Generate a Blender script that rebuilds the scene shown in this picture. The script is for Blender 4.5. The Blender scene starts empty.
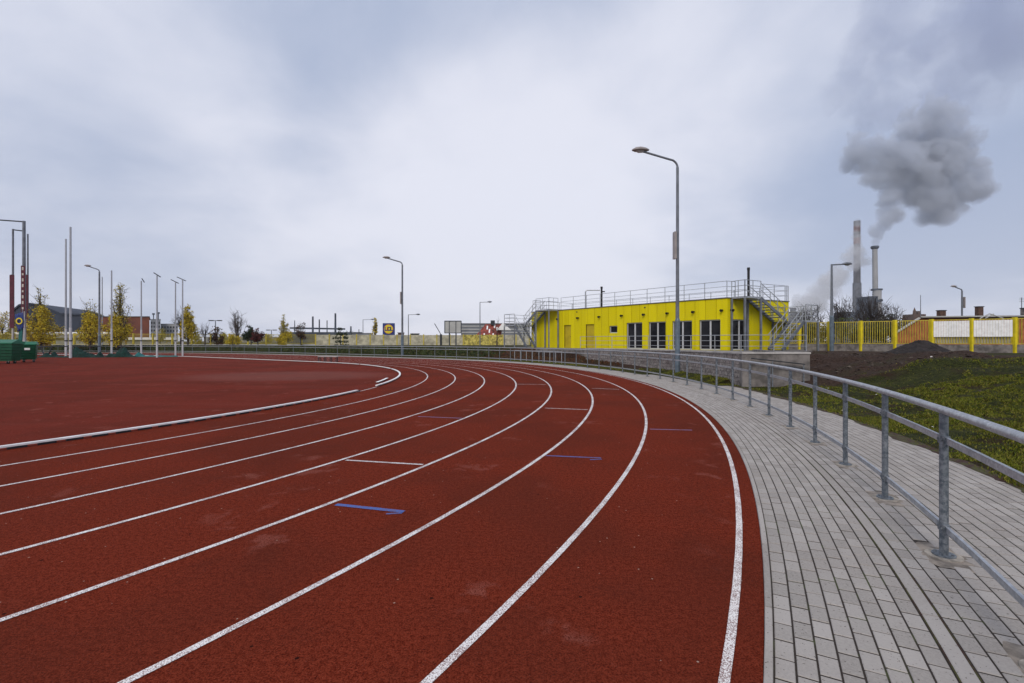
import bpy, math, random
import numpy as np
from mathutils import Vector, noise as mnoise
R_ = random.Random(7)
NR = np.random.default_rng(11)
sc = bpy.context.scene
COL = sc.collection
pi = math.pi
F, HC, YH = 474.67, 1.6153, 341.17

def at(u, v, Y): return Vector(((u-512)*Y/F, Y, HC-(v-YH)*Y/F))
def gnd(u, v, z=0.0):
    Y = (HC-z)*F/(v-YH)
    return Vector(((u-512)*Y/F, Y, z))

# ------------------------------------------------------------------ materials
MATS = {}
class NT:
    def __init__(s, tree): s.t = tree
    def n(s, typ, ins=None, **kw):
        nd = s.t.nodes.new(typ)
        for k, v in kw.items(): setattr(nd, k, v)
        for k, v in (ins or {}).items(): s.set(nd, k, v)
        return nd
    def set(s, nd, k, v):
        sock = nd.inputs[k]
        if isinstance(v, bpy.types.NodeSocket): s.t.links.new(v, sock)
        elif isinstance(v, (tuple, list)) and len(v) == 3 and sock.type == 'RGBA': sock.default_value = (*v, 1)
        else: sock.default_value = v
    def mix(s, f, a, b, mode='MIX'):
        m = s.n('ShaderNodeMix', data_type='RGBA', blend_type=mode)
        s.set(m, 0, f); s.set(m, 6, a); s.set(m, 7, b)
        return m.outputs[2]
    def math(s, op, a, b=0.0, clamp=False):
        m = s.n('ShaderNodeMath', operation=op, use_clamp=clamp); s.set(m, 0, a); s.set(m, 1, b)
        return m.outputs[0]
    def ramp(s, f, lo, hi):
        m = s.n('ShaderNodeMapRange', interpolation_type='SMOOTHSTEP')
        s.set(m, 0, f); s.set(m, 1, lo); s.set(m, 2, hi)
        return m.outputs[0]
    def noise(s, vec, scale, detail=3.0, rough=0.55, dist=0.0):
        m = s.n('ShaderNodeTexNoise', {'Vector': vec, 'Scale': scale, 'Detail': detail, 'Roughness': rough, 'Distortion': dist})
        return m.outputs[0]

def material(name, fn):
    m = bpy.data.materials.new(name); m.use_nodes = True
    t = NT(m.node_tree); b = m.node_tree.nodes['Principled BSDF']
    geo = t.n('ShaderNodeNewGeometry'); pos = geo.outputs['Position']
    fn(t, b, pos, geo)
    MATS[name] = m
    return m

def simple(name, col, rough=0.6, metal=0.0, var=0.12, scale=3.0, bump=0.0, island=0.0, spec=0.4, fine=None):
    def fn(t, b, pos, geo):
        tc = t.n('ShaderNodeTexCoord').outputs['Object']
        f = t.noise(tc, scale, 5.0, 0.6)
        lo = tuple(c*(1-var*1.6) for c in col); hi = tuple(min(1, c*(1+var*1.6)) for c in col)
        c = t.mix(t.ramp(f, 0.3, 0.7), lo, hi)
        if island:
            r = geo.outputs['Random Per Island']
            k = t.math('ADD', t.math('MULTIPLY', r, 2*island), 1-island)
            v = t.n('ShaderNodeHueSaturation', {'Value': k, 'Color': c}); c = v.outputs[0]
        t.set(b, 'Base Color', c)
        t.set(b, 'Roughness', t.math('ADD', t.math('MULTIPLY', f, 0.3), rough-0.15))
        b.inputs['Metallic'].default_value = metal
        b.inputs['Specular IOR Level'].default_value = spec
        if bump:
            bp = t.n('ShaderNodeBump', {'Strength': 0.6, 'Distance': bump, 'Height': t.noise(tc, fine or scale*12, 4.0)})
            t.set(b, 'Normal', bp.outputs[0])
    return material(name, fn)

def track_fn(dull):
    def fn(t, b, pos, geo):
        g = t.noise(pos, 95.0, 2.0, 0.7)
        g2 = t.noise(pos, 260.0, 1.0, 0.5)
        big = t.noise(pos, 0.35, 4.0, 0.6)
        mid = t.noise(pos, 2.2, 4.0, 0.65, 0.4)
        a = (0.080, 0.0085, 0.0035); c = (0.228, 0.039, 0.019)
        if dull: a = (0.105, 0.012, 0.006); c = (0.205, 0.038, 0.024)
        g3 = t.noise(pos, 28.0, 3.0, 0.75)
        col = t.mix(t.ramp(t.math('ADD', t.math('MULTIPLY', g, 0.6), t.math('MULTIPLY', g3, 0.4)), 0.36, 0.64), a, c)
        col = t.mix(t.ramp(g2, 0.66, 0.76), col, (0.40, 0.12, 0.06))
        dark = t.math('SUBTRACT', 1.0, t.ramp(g, 0.30, 0.42))
        col = t.mix(t.math('MULTIPLY', dark, 0.6), col, (0.035, 0.008, 0.006))
        col = t.mix(t.math('MULTIPLY', t.ramp(big, 0.42, 0.60), 0.42), col, (0.085, 0.020, 0.012))
        worn = t.math('MULTIPLY', t.ramp(mid, 0.55, 0.66), t.ramp(t.noise(pos, 0.6, 2.0), 0.5, 0.6))
        col = t.mix(t.math('MULTIPLY', worn, t.math('MULTIPLY', t.ramp(g, 0.35, 0.6), 0.6)), col, (0.30, 0.10, 0.075))
        # rare pale grit lying on the rubber
        vo = t.n('ShaderNodeTexVoronoi', {'Vector': pos, 'Scale': 7.0})
        spot = t.math('LESS_THAN', vo.outputs['Distance'], 0.045)
        vc = t.n('ShaderNodeSeparateColor', {'Color': vo.outputs['Color']}).outputs[0]
        spot = t.math('MULTIPLY', spot, t.math('GREATER_THAN', vc, 0.25))
        col = t.mix(t.math('MULTIPLY', spot, 0.8), col, (0.45, 0.33, 0.26))
        if dull:
            # pale worn ellipse inside the bend and long faint scuffs
            mp = t.n('ShaderNodeMapping', {'Vector': pos, 'Location': (10.5/5.0, -22.3/3.4, 0), 'Scale': (1/5.0, 1/3.4, 1)}).outputs[0]
            ln_ = t.n('ShaderNodeVectorMath', {0: mp}, operation='LENGTH').outputs['Value']
            k = t.math('SUBTRACT', 1.0, t.ramp(t.math('ADD', ln_, t.math('MULTIPLY', mid, 0.5)), 0.85, 1.4))
            col = t.mix(t.math('MULTIPLY', k, 0.35), col, (0.22, 0.10, 0.085))
            st = t.ramp(t.noise(t.n('ShaderNodeMapping', {'Vector': pos, 'Scale': (0.15, 1.1, 1)}).outputs[0], 1.0, 4.0, 0.6), 0.5, 0.7)
            col = t.mix(t.math('MULTIPLY', st, 0.22), col, (0.19, 0.05, 0.035))
        else:
            mo = t.ramp(t.noise(pos, 0.9, 5.0, 0.7, 0.8), 0.52, 0.66)
            col = t.mix(t.math('MULTIPLY', mo, 0.2), col, (0.060, 0.016, 0.010))
            vd = t.n('ShaderNodeTexVoronoi', {'Vector': pos, 'Scale': 3.1})
            ds = t.math('LESS_THAN', vd.outputs['Distance'], 0.035)
            col = t.mix(t.math('MULTIPLY', ds, 0.85), col, (0.012, 0.006, 0.005))
        t.set(b, 'Base Color', col)
        b.inputs['Roughness'].default_value = 0.9
        b.inputs['Specular IOR Level'].default_value = 0.02
        bp = t.n('ShaderNodeBump', {'Strength': 1.0, 'Distance': 0.008, 'Height': g})
        t.set(b, 'Normal', bp.outputs[0])
    return fn
material('track_rubber', track_fn(False)); material('infield_rubber', track_fn(True))

def paint_fn(col):
    def fn(t, b, pos, geo):
        g = t.noise(pos, 150.0, 2.0, 0.7)
        g2 = t.noise(pos, 4.0, 3.0, 0.6)
        thr = t.math('ADD', t.math('MULTIPLY', t.ramp(g2, 0.35, 0.7), -0.10), 0.555)
        f = t.math('MULTIPLY', t.ramp(t.math('SUBTRACT', g, thr), -0.03, 0.03), 0.85)
        t.set(b, 'Base Color', t.mix(f, t.mix(g2, tuple(c*0.86 for c in col), col), (0.16, 0.05, 0.04)))
        b.inputs['Roughness'].default_value = 0.8
        bp = t.n('ShaderNodeBump', {'Strength': 0.6, 'Distance': 0.003, 'Height': g}); t.set(b, 'Normal', bp.outputs[0])
    return fn
material('white_paint', paint_fn((0.90, 0.87, 0.84)))
material('blue_paint', paint_fn((0.035, 0.15, 0.50)))
material('faded_violet_paint', paint_fn((0.26, 0.20, 0.42)))

def paver_fn(t, b, pos, geo):
    r = geo.outputs['Random Per Island']
    f = t.noise(pos, 1.3, 4.0, 0.6); g = t.noise(pos, 60.0, 3.0, 0.7)
    c = t.mix(r, (0.270, 0.248, 0.226), (0.405, 0.375, 0.347))
    c = t.mix(t.math('MULTIPLY', t.ramp(f, 0.35, 0.7), 0.5), c, (0.270, 0.240, 0.215))
    c = t.mix(t.math('MULTIPLY', t.ramp(g, 0.3, 0.7), 0.35), c, (0.48, 0.44, 0.395))
    pit = t.math('SUBTRACT', 1.0, t.ramp(t.noise(pos, 55.0, 2.0, 0.6), 0.30, 0.36))
    c = t.mix(t.math('MULTIPLY', pit, 0.8), c, (0.075, 0.062, 0.05))
    stain = t.ramp(t.noise(pos, 0.7, 5.0, 0.7, 0.6), 0.58, 0.72)
    c = t.mix(t.math('MULTIPLY', stain, 0.4), c, (0.19, 0.17, 0.15))
    t.set(b, 'Base Color', c); b.inputs['Roughness'].default_value = 0.82
    b.inputs['Specular IOR Level'].default_value = 0.3
    bp = t.n('ShaderNodeBump', {'Strength': 0.5, 'Distance': 0.003, 'Height': g}); t.set(b, 'Normal', bp.outputs[0])
material('paver', paver_fn)
def joint_fn(t, b, pos, geo):
    f = t.noise(pos, 3.0, 4.0, 0.7); g = t.noise(pos, 70.0, 3.0)
    c = t.mix(g, (0.012, 0.008, 0.006), (0.040, 0.028, 0.020))
    c = t.mix(t.ramp(f, 0.52, 0.66), c, (0.045, 0.055, 0.014))
    t.set(b, 'Base Color', c); b.inputs['Roughness'].default_value = 0.95
material('joint_sand', joint_fn)
def moss_fn(t, b, pos, geo):
    f = t.noise(pos, 5.0, 4.0, 0.7); g = t.noise(pos, 90.0, 3.0)
    c = t.mix(t.ramp(f, 0.42, 0.6), (0.05, 0.016, 0.010), (0.075, 0.080, 0.012))
    c = t.mix(t.ramp(g, 0.4, 0.7), c, (0.03, 0.02, 0.012))
    t.set(b, 'Base Color', c); b.inputs['Roughness'].default_value = 0.95
    bp = t.n('ShaderNodeBump', {'Strength': 1.0, 'Distance': 0.01, 'Height': g}); t.set(b, 'Normal', bp.outputs[0])
material('moss', moss_fn)

def ground_fn(t, b, pos, geo):
    a = t.n('ShaderNodeAttribute', attribute_name='grass').outputs['Fac']
    f = t.noise(pos, 1.4, 5.0, 0.7); g = t.noise(pos, 14.0, 4.0, 0.7); h = t.noise(pos, 50.0, 3.0, 0.7)
    g = t.math('ADD', t.math('MULTIPLY', g, 0.6), t.math('MULTIPLY', h, 0.4))
    soil = t.mix(t.ramp(g, 0.38, 0.62), (0.018, 0.010, 0.007), (0.090, 0.054, 0.038))
    soil = t.mix(t.math('MULTIPLY', t.ramp(t.noise(pos, 0.8, 4.0, 0.6), 0.5, 0.62), 0.5), soil, (0.050, 0.045, 0.022))
    gr = t.mix(t.ramp(g, 0.40, 0.60), (0.009, 0.011, 0.003), (0.055, 0.062, 0.010))
    gr = t.mix(t.math('MULTIPLY', t.ramp(f, 0.5, 0.7), 0.6), gr, (0.085, 0.088, 0.022))
    gr = t.mix(t.ramp(t.noise(pos, 0.9, 4.0, 0.6, 0.5), 0.50, 0.66), gr, (0.040, 0.024, 0.012))
    k = t.ramp(t.math('ADD', a, t.math('MULTIPLY', t.math('SUBTRACT', f, 0.5), 1.5)), 0.35, 0.65)
    c = t.mix(k, soil, gr)
    t.set(b, 'Base Color', c); b.inputs['Roughness'].default_value = 0.95
    b.inputs['Specular IOR Level'].default_value = 0.15
    bp = t.n('ShaderNodeBump', {'Strength': 1.0, 'Distance': 0.06, 'Height': t.math('ADD', g, t.math('MULTIPLY', h, 0.4))}); t.set(b, 'Normal', bp.outputs[0])
material('ground_mix', ground_fn)

def leafy(name, cols, spec=0.2):
    def fn(t, b, pos, geo):
        r = geo.outputs['Random Per Island']
        cr = t.n('ShaderNodeValToRGB', {'Fac': r})
        els = cr.color_ramp.elements
        els[0].position = 0; els[0].color = (*cols[0], 1); els[1].position = 1; els[1].color = (*cols[-1], 1)
        for i, c in enumerate(cols[1:-1]):
            e = els.new((i+1)/(len(cols)-1)); e.color = (*c, 1)
        t.set(b, 'Base Color', cr.outputs[0]); b.inputs['Roughness'].default_value = 0.75
        b.inputs['Specular IOR Level'].default_value = spec
    return material(name, fn)
leafy('grass_blade', [(0.018, 0.026, 0.003), (0.075, 0.100, 0.006), (0.150, 0.170, 0.012), (0.21, 0.19, 0.03), (0.06, 0.04, 0.012)])
leafy('leaf_yellow', [(0.15, 0.13, 0.012), (0.46, 0.33, 0.015), (0.60, 0.43, 0.02), (0.28, 0.25, 0.02), (0.72, 0.54, 0.04)])
leafy('leaf_olive', [(0.14, 0.13, 0.02), (0.36, 0.29, 0.04), (0.24, 0.21, 0.03), (0.48, 0.38, 0.06)])
leafy('leaf_dark', [(0.008, 0.016, 0.008), (0.020, 0.034, 0.012), (0.03, 0.045, 0.015)])
leafy('leaf_rust', [(0.06, 0.022, 0.012), (0.13, 0.045, 0.018), (0.03, 0.03, 0.012), (0.09, 0.05, 0.02)])
leafy('leaf_red', [(0.09, 0.018, 0.014), (0.05, 0.014, 0.012), (0.14, 0.03, 0.02)])
leafy('leaf_hedge', [(0.014, 0.026, 0.008), (0.030, 0.050, 0.012), (0.055, 0.070, 0.016), (0.075, 0.06, 0.02)])
leafy('clod', [(0.020, 0.012, 0.009), (0.060, 0.037, 0.026), (0.035, 0.022, 0.016), (0.11, 0.085, 0.065)])
leafy('litter', [(0.55, 0.52, 0.48), (0.70, 0.69, 0.66), (0.42, 0.36, 0.25)])

def galv_fn(t, b, pos, geo):
    vo = t.n('ShaderNodeTexVoronoi', {'Vector': pos, 'Scale': 55.0})
    f = t.noise(pos, 9.0, 5.0, 0.7); z = t.noise(pos, 30.0, 3.0)
    s = t.n('ShaderNodeSeparateColor', {'Color': vo.outputs['Color']}).outputs[0]
    c = t.mix(s, (0.36, 0.375, 0.40), (0.50, 0.52, 0.545))
    c = t.mix(t.math('MULTIPLY', t.ramp(f, 0.45, 0.7), 0.6), c, (0.24, 0.26, 0.285))
    t.set(b, 'Base Color', c); b.inputs['Metallic'].default_value = 0.6
    t.set(b, 'Roughness', t.math('ADD', t.math('MULTIPLY', f, 0.35), 0.33))
    bp = t.n('ShaderNodeBump', {'Strength': 0.25, 'Distance': 0.002, 'Height': z}); t.set(b, 'Normal', bp.outputs[0])
material('galvanised', galv_fn)
def steel_post_fn(t, b, pos, geo):
    f = t.noise(pos, 25.0, 5.0, 0.75); g = t.noise(pos, 5.0, 3.0)
    c = t.mix(t.ramp(f, 0.35, 0.65), (0.075, 0.095, 0.115), (0.24, 0.26, 0.28))
    c = t.mix(t.math('MULTIPLY', t.ramp(g, 0.5, 0.7), 0.5), c, (0.14, 0.16, 0.18))
    t.set(b, 'Base Color', c); b.inputs['Metallic'].default_value = 0.3; b.inputs['Roughness'].default_value = 0.55
material('galvanised_mottled', steel_post_fn)
simple('lamp_metal', (0.16, 0.175, 0.20), 0.5, 0.3, 0.15, 2.0)
simple('lamp_sleeve', (0.13, 0.17, 0.21), 0.5, 0.3, 0.15, 4.0)
simple('lamp_shell', (0.30, 0.27, 0.26), 0.5, 0.0, 0.1)
simple('lamp_lens', (0.55, 0.55, 0.52), 0.2, 0.0, 0.05, spec=0.6)
simple('dark_metal', (0.03, 0.034, 0.04), 0.5, 0.3)
simple('black_pipe', (0.010, 0.010, 0.012), 0.5)
simple('cast_concrete', (0.165, 0.15, 0.14), 0.9, 0, 0.3, 2.5, 0.006)
simple('pale_concrete', (0.42, 0.40, 0.38), 0.9, 0, 0.15, 2.0, 0.004)
simple('mortar', (0.24, 0.205, 0.17), 0.95, 0, 0.3, 9.0, 0.006)
simple('footing_mortar', (0.33, 0.295, 0.25), 0.95, 0, 0.25, 12.0, 0.004)
simple('white_plastic', (0.86, 0.86, 0.84), 0.45, 0, 0.06, 4.0)
simple('yellow_metal', (0.70, 0.57, 0.012), 0.55, 0, 0.10, 2.0)
simple('door_yellow', (0.46, 0.35, 0.01), 0.6, 0, 0.08, 2.0)
simple('yellow_slat', (0.50, 0.40, 0.045), 0.6, 0, 0.15, 3.0)
simple('frame_white', (0.52, 0.53, 0.54), 0.5, 0, 0.05)
simple('roof_felt', (0.11, 0.11, 0.115), 0.9)
simple('green_bin', (0.004, 0.075, 0.034), 0.45, 0, 0.12, 3.0)
simple('green_lid', (0.006, 0.13, 0.06), 0.4, 0, 0.10, 3.0)
simple('green_net', (0.003, 0.028, 0.022), 0.9, 0, 0.4, 8.0, 0.03)
simple('teal_mat', (0.015, 0.13, 0.13), 0.8, 0, 0.2, 2.0)
simple('rubber', (0.02, 0.02, 0.02), 0.8)
simple('burgundy', (0.085, 0.014, 0.026), 0.7, 0, 0.2, 2.0)
simple('pad_print', (0.50, 0.46, 0.40), 0.7, 0, 0.1)
simple('navy', (0.012, 0.035, 0.17), 0.6, 0, 0.1)
simple('sign_yellow', (0.72, 0.56, 0.02), 0.5, 0, 0.04)
simple('sign_red', (0.55, 0.02, 0.015), 0.5, 0, 0.04)
simple('teal_cloth', (0.01, 0.11, 0.10), 0.8, 0, 0.2)
simple('warehouse_navy', (0.030, 0.040, 0.062), 0.7, 0, 0.15, 0.3)
simple('warehouse_roof', (0.12, 0.06, 0.045), 0.8, 0, 0.2, 0.3)
simple('brown_cladding', (0.15, 0.046, 0.026), 0.8, 0, 0.15, 0.4)
simple('pale_wall', (0.44, 0.44, 0.42), 0.8, 0, 0.08, 0.5)
simple('grey_wall', (0.19, 0.20, 0.22), 0.8, 0, 0.12, 0.2)
simple('panel_cream', (0.44, 0.41, 0.30), 0.9, 0, 0.22, 1.2)
simple('panel_yellow', (0.44, 0.37, 0.09), 0.9, 0, 0.4, 2.5)
simple('red_tiles', (0.22, 0.045, 0.030), 0.8, 0, 0.3, 1.5)
simple('orange_brick', (0.36, 0.115, 0.040), 0.85, 0, 0.2, 2.0)
simple('brick_brown', (0.10, 0.058, 0.042), 0.9, 0, 0.25, 5.0)
simple('stack_concrete', (0.33, 0.33, 0.33), 0.9, 0, 0.12, 0.04)
simple('stack_aged', (0.20, 0.195, 0.20), 0.9, 0, 0.2, 0.08)
simple('stack_red_hazed', (0.34, 0.22, 0.20), 0.9, 0, 0.1, 0.05)  # band red paled towards concrete, the steam's veil put into the colour
simple('plant_dark', (0.055, 0.068, 0.09), 0.8, 0, 0.3, 0.1)
simple('bark', (0.060, 0.045, 0.036), 0.9, 0, 0.3, 4.0)
simple('bark_dark', (0.040, 0.032, 0.028), 0.9, 0, 0.3, 3.0)
simple('compost', (0.024, 0.019, 0.018), 1.0, 0, 0.4, 6.0, 0.05)
simple('shadow_joint', (0.045, 0.035, 0.008), 0.8)
simple('far_green', (0.035, 0.045, 0.03), 0.9, 0, 0.3, 0.1)

def cladding_fn(t, b, pos, geo):
    r = geo.outputs['Random Per Island']
    f = t.noise(pos, 0.8, 4.0, 0.6)
    sc_ = t.n('ShaderNodeMapping', {'Vector': pos, 'Scale': (6.0, 6.0, 0.5)}).outputs[0]
    st = t.noise(sc_, 1.0, 4.0, 0.6)
    c = t.mix(r, (0.66, 0.56, 0.003), (0.74, 0.635, 0.004))
    c = t.mix(t.math('MULTIPLY', t.ramp(st, 0.5, 0.75), 0.25), c, (0.50, 0.41, 0.012))
    c = t.mix(t.math('MULTIPLY', t.ramp(f, 0.5, 0.7), 0.15), c, (0.48, 0.40, 0.02))
    t.set(b, 'Base Color', c); b.inputs['Roughness'].default_value = 0.6
    b.inputs['Specular IOR Level'].default_value = 0.12
material('yellow_cladding', cladding_fn)

def rubble_fn(t, b, pos, geo):
    uv = t.n('ShaderNodeUVMap').outputs[0]
    br = t.n('ShaderNodeTexBrick', {'Vector': uv, 'Scale': 1.0, 'Mortar Size': 0.007, 'Brick Width': 0.30, 'Row Height': 0.155,
             'Color1': (0.2, 0.2, 0.2), 'Color2': (0.8, 0.8, 0.8), 'Mortar': (0.0, 0.0, 0.0), 'Bias': 0.0, 'Mortar Smooth': 0.3}, offset=0.5)
    g = t.noise(pos, 4.5, 5.0, 0.8); h = t.noise(pos, 11.0, 4.0, 0.75); big = t.noise(pos, 1.1, 4.0, 0.6)
    s = t.n('ShaderNodeSeparateColor', {'Color': br.outputs[0]}).outputs[0]
    c = t.mix(s, (0.10, 0.08, 0.075), (0.38, 0.34, 0.32))
    c = t.mix(t.math('MULTIPLY', t.ramp(g, 0.40, 0.62), 0.6), c, (0.42, 0.385, 0.365))
    c = t.mix(t.math('SUBTRACT', 1.0, t.ramp(h, 0.38, 0.50)), c, (0.04, 0.04, 0.038))
    c = t.mix(t.math('MULTIPLY', br.outputs[1], 0.9), c, (0.05, 0.042, 0.04))
    c = t.mix(t.math('MULTIPLY', t.ramp(big, 0.45, 0.7), 0.4), c, (0.16, 0.11, 0.11))
    t.set(b, 'Base Color', c); b.inputs['Roughness'].default_value = 0.95
    hh = t.math('SUBTRACT', t.math('ADD', g, t.math('MULTIPLY', h, 0.5)), br.outputs[1])
    bp = t.n('ShaderNodeBump', {'Strength': 1.0, 'Distance': 0.06, 'Height': hh}); t.set(b, 'Normal', bp.outputs[0])
material('split_stone', rubble_fn)
def glass_fn(t, b, pos, geo):
    f = t.noise(pos, 0.9, 3.0)
    t.set(b, 'Base Color', t.mix(t.ramp(f, 0.4, 0.6), (0.006, 0.006, 0.008), (0.020, 0.020, 0.024)))
    b.inputs['Roughness'].default_value = 0.08; b.inputs['Specular IOR Level'].default_value = 0.12
material('dark_glass', glass_fn)

# ------------------------------------------------------------------ mesh building
class MB:
    def __init__(s): s.v = []; s.f = []; s.uv = None
    def add(s, vs, fs):
        o = len(s.v); s.v += [tuple(p) for p in vs]; s.f += [tuple(i+o for i in f) for f in fs]; return s
    def box(s, c, d, x=(1, 0, 0), y=None, z=(0, 0, 1)):
        x = Vector(x).normalized(); z = Vector(z).normalized()
        y = z.cross(x).normalized() if y is None else Vector(y).normalized()
        c = Vector(c); P = []
        for k in (-1, 1):
            for (i, j) in ((-1, -1), (1, -1), (1, 1), (-1, 1)):
                P.append(c + x*d[0]/2*i + y*d[1]/2*j + z*d[2]/2*k)
        return s.add(P, [(3, 2, 1, 0), (4, 5, 6, 7), (0, 1, 5, 4), (1, 2, 6, 5), (2, 3, 7, 6), (3, 0, 4, 7)])
    def bar(s, a, b, w, h):
        a = Vector(a); b = Vector(b); x = (b-a); L = x.length; x.normalize()
        up = Vector((0, 0, 1)) if abs(x.z) < 0.97 else Vector((0, 1, 0))
        y = up.cross(x).normalized(); z = x.cross(y)
        return s.box((a+b)/2, (L, w, h), x, y, z)
    def tube(s, pts, r, n=8, cap=True):
        pts = [Vector(p) for p in pts]; m = len(pts)
        rs = r if isinstance(r, (list, tuple)) else [r]*m
        vs = []; up = None
        for i, p in enumerate(pts):
            t_ = (pts[min(i+1, m-1)]-pts[max(i-1, 0)]).normalized()
            if up is None: up = Vector((0, 0, 1)) if abs(t_.z) < 0.9 else Vector((0, 1, 0))
            x = up.cross(t_).normalized(); y = t_.cross(x).normalized(); up = y if abs(t_.z) >= 0.9 or m > 2 else up
            for k in range(n):
                a = 2*pi*k/n; vs.append(p + x*math.cos(a)*rs[i] + y*math.sin(a)*rs[i])
        fs = [(i*n+k, i*n+(k+1) % n, (i+1)*n+(k+1) % n, (i+1)*n+k) for i in range(m-1) for k in range(n)]
        if cap: fs += [tuple(range(n))[::-1], tuple((m-1)*n+k for k in range(n))]
        return s.add(vs, fs)
    def prism(s, poly, z0, z1):
        n = len(poly); vs = [(p[0], p[1], z0) for p in poly]+[(p[0], p[1], z1) for p in poly]
        return s.add(vs, [tuple(range(n))[::-1], tuple(range(n, 2*n))]+[(i, (i+1) % n, n+(i+1) % n, n+i) for i in range(n)])
    def extrude(s, poly, vec):
        n = len(poly); vec = Vector(vec); P = [Vector(p) for p in poly]
        return s.add(P+[p+vec for p in P], [tuple(range(n))[::-1], tuple(range(n, 2*n))]+[(i, (i+1) % n, n+(i+1) % n, n+i) for i in range(n)])
    def build(s, name, mat, parent=None, loc=None, smooth=False, **tags):
        o_ = Vector((0, 0, 0))
        if parent is not None: 
            p = parent
            while p is not None: o_ = o_+Vector(p.location); p = p.parent
        elif loc is not None: o_ = Vector(loc)
        me = bpy.data.meshes.new(name)
        me.from_pydata([(a-o_.x, b-o_.y, c-o_.z) for a, b, c in s.v], [], s.f)
        me.materials.append(MATS[mat])
        if s.uv is not None:
            l = me.uv_layers.new(name='UVMap')
            for lp in me.loops: l.data[lp.index].uv = s.uv[lp.vertex_index]
        if smooth: me.shade_smooth()
        me.update()
        ob = bpy.data.objects.new(name, me); COL.objects.link(ob)
        if parent is not None: ob.parent = parent
        elif loc is not None: ob.location = loc
        for k, v in tags.items(): ob[k] = v
        return ob

def fast_mesh(name, V, Fq, mat, k=4, **tags):
    """V (n,3), Fq (m,k) numpy"""
    me = bpy.data.meshes.new(name)
    me.vertices.add(len(V)); me.vertices.foreach_set('co', V.astype(np.float32).ravel())
    me.loops.add(Fq.size); me.loops.foreach_set('vertex_index', Fq.astype(np.int32).ravel())
    me.polygons.add(len(Fq)); me.polygons.foreach_set('loop_start', (np.arange(len(Fq))*k).astype(np.int32))
    me.update(calc_edges=True); me.validate()
    me.shade_flat(); me.materials.append(MATS[mat])
    ob = bpy.data.objects.new(name, me); COL.objects.link(ob)
    for a, b in tags.items(): ob[a] = b
    return ob

def thing(name, label, cat, loc=(0, 0, 0), group=None):
    o = bpy.data.objects.new(name, None); COL.objects.link(o); o.location = loc
    o.empty_display_size = 0.3
    o['label'] = label; o['category'] = cat
    if group: o['group'] = group
    return o
def tag(o, label, cat, group=None, kind=None):
    o['label'] = label
    if cat: o['category'] = cat
    if group: o['group'] = group
    if kind: o['kind'] = kind
    return o

# ------------------------------------------------------------------ the oval: kerb path and its outward offsets
CX, CY, RK, TH = -26.61, 17.69, 21.88, 2.546
P1 = TH-pi/2
A0 = -2.1
S_ARC = RK*(P1-A0)
S_ST = 20.0; R2 = 60.0; A2 = pi-TH
def path(s, d):
    if s < 0:
        px = CX+RK*math.cos(A0); py = CY+RK*math.sin(A0)
        tx, ty = -math.sin(A0), math.cos(A0)
        return (px+tx*s+d*math.cos(A0), py+ty*s+d*math.sin(A0))
    if s <= S_ARC:
        a = A0+s/RK
        return (CX+(RK+d)*math.cos(a), CY+(RK+d)*math.sin(a))
    q = s-S_ARC; nx, ny = math.cos(P1), math.sin(P1)
    px = CX+RK*nx; py = CY+RK*ny; tx, ty = math.cos(TH), math.sin(TH)
    if q <= S_ST: return (px+tx*q+d*nx, py+ty*q+d*ny)
    px += tx*S_ST; py += ty*S_ST; q -= S_ST
    cx, cy = px-R2*nx, py-R2*ny
    a = P1+min(q/R2, A2)
    x, y = cx+(R2+d)*math.cos(a), cy+(R2+d)*math.sin(a)
    if q > R2*A2: x -= (q-R2*A2)
    return (x, y)
def s_of(phi): return RK*(phi-A0)
def phi_deg(s): return math.degrees(A0+s/RK)
def svals(s0, s1, step=0.6):
    n = max(2, int(math.ceil((s1-s0)/step))+1)
    return [s0+(s1-s0)*i/(n-1) for i in range(n)]
SFAR = S_ARC+S_ST+R2*A2+95
def strip(mb, s0, s1, d0, d1, z, step=0.5):
    S = svals(s0, s1, step); vs = []
    for s in S:
        a = path(s, d0); b = path(s, d1); vs += [(a[0], a[1], z), (b[0], b[1], z)]
    return mb.add(vs, [(2*i, 2*i+1, 2*i+3, 2*i+2) for i in range(len(S)-1)])

trk = MB(); strip(trk, -40, SFAR, 0.0, 9.92, 0.0); trk.build('running_track', 'track_rubber', kind='structure')
poly = [path(s, 0.0) for s in svals(-40, SFAR, 0.5)]
inf = MB(); n = len(poly); inf.add([(x, y, 0.0) for x, y in poly]+[(-60, 20, 0.0)], [(i, i+1, n) for i in range(n-1)]+[(n-1, 0, n)])
inf.build('infield', 'infield_rubber', kind='structure')
ln = MB()
for i in range(1, 9): strip(ln, -40, SFAR, 1.22*i-0.025, 1.22*i+0.025, 0.004, 0.4)
strip(ln, s_of(math.radians(-7)), s_of(math.radians(-2)), -0.06, -0.01, 0.004)
def tick(mb, u0, v0, u1, v1, w=0.05, z=0.004):
    a, b = gnd(u0, v0), gnd(u1, v1); dv = (b-a).normalized(); nn = Vector((-dv.y, dv.x, 0))*w/2
    mb.add([(p.x, p.y, z) for p in (a-nn, b-nn, b+nn, a+nn)], [(0, 1, 2, 3)])
for q in ((346, 460.3, 423, 464.8), (545, 408.2, 588, 409.8), (592, 388.4, 619, 389.4), (515, 384.2, 546, 384.6)): tick(ln, *q)
ln.build('lane_markings', 'white_paint', kind='structure')
bm_ = MB()
tick(bm_, 336, 504.8, 404, 512.0, 0.06); tick(bm_, 386, 514.2, 402, 513.2, 0.035); tick(bm_, 546, 455.8, 601, 458.2, 0.045); tick(bm_, 590, 459.9, 602, 459.4, 0.03)
bm_.build('blue_markings', 'blue_paint', kind='structure')
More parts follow.
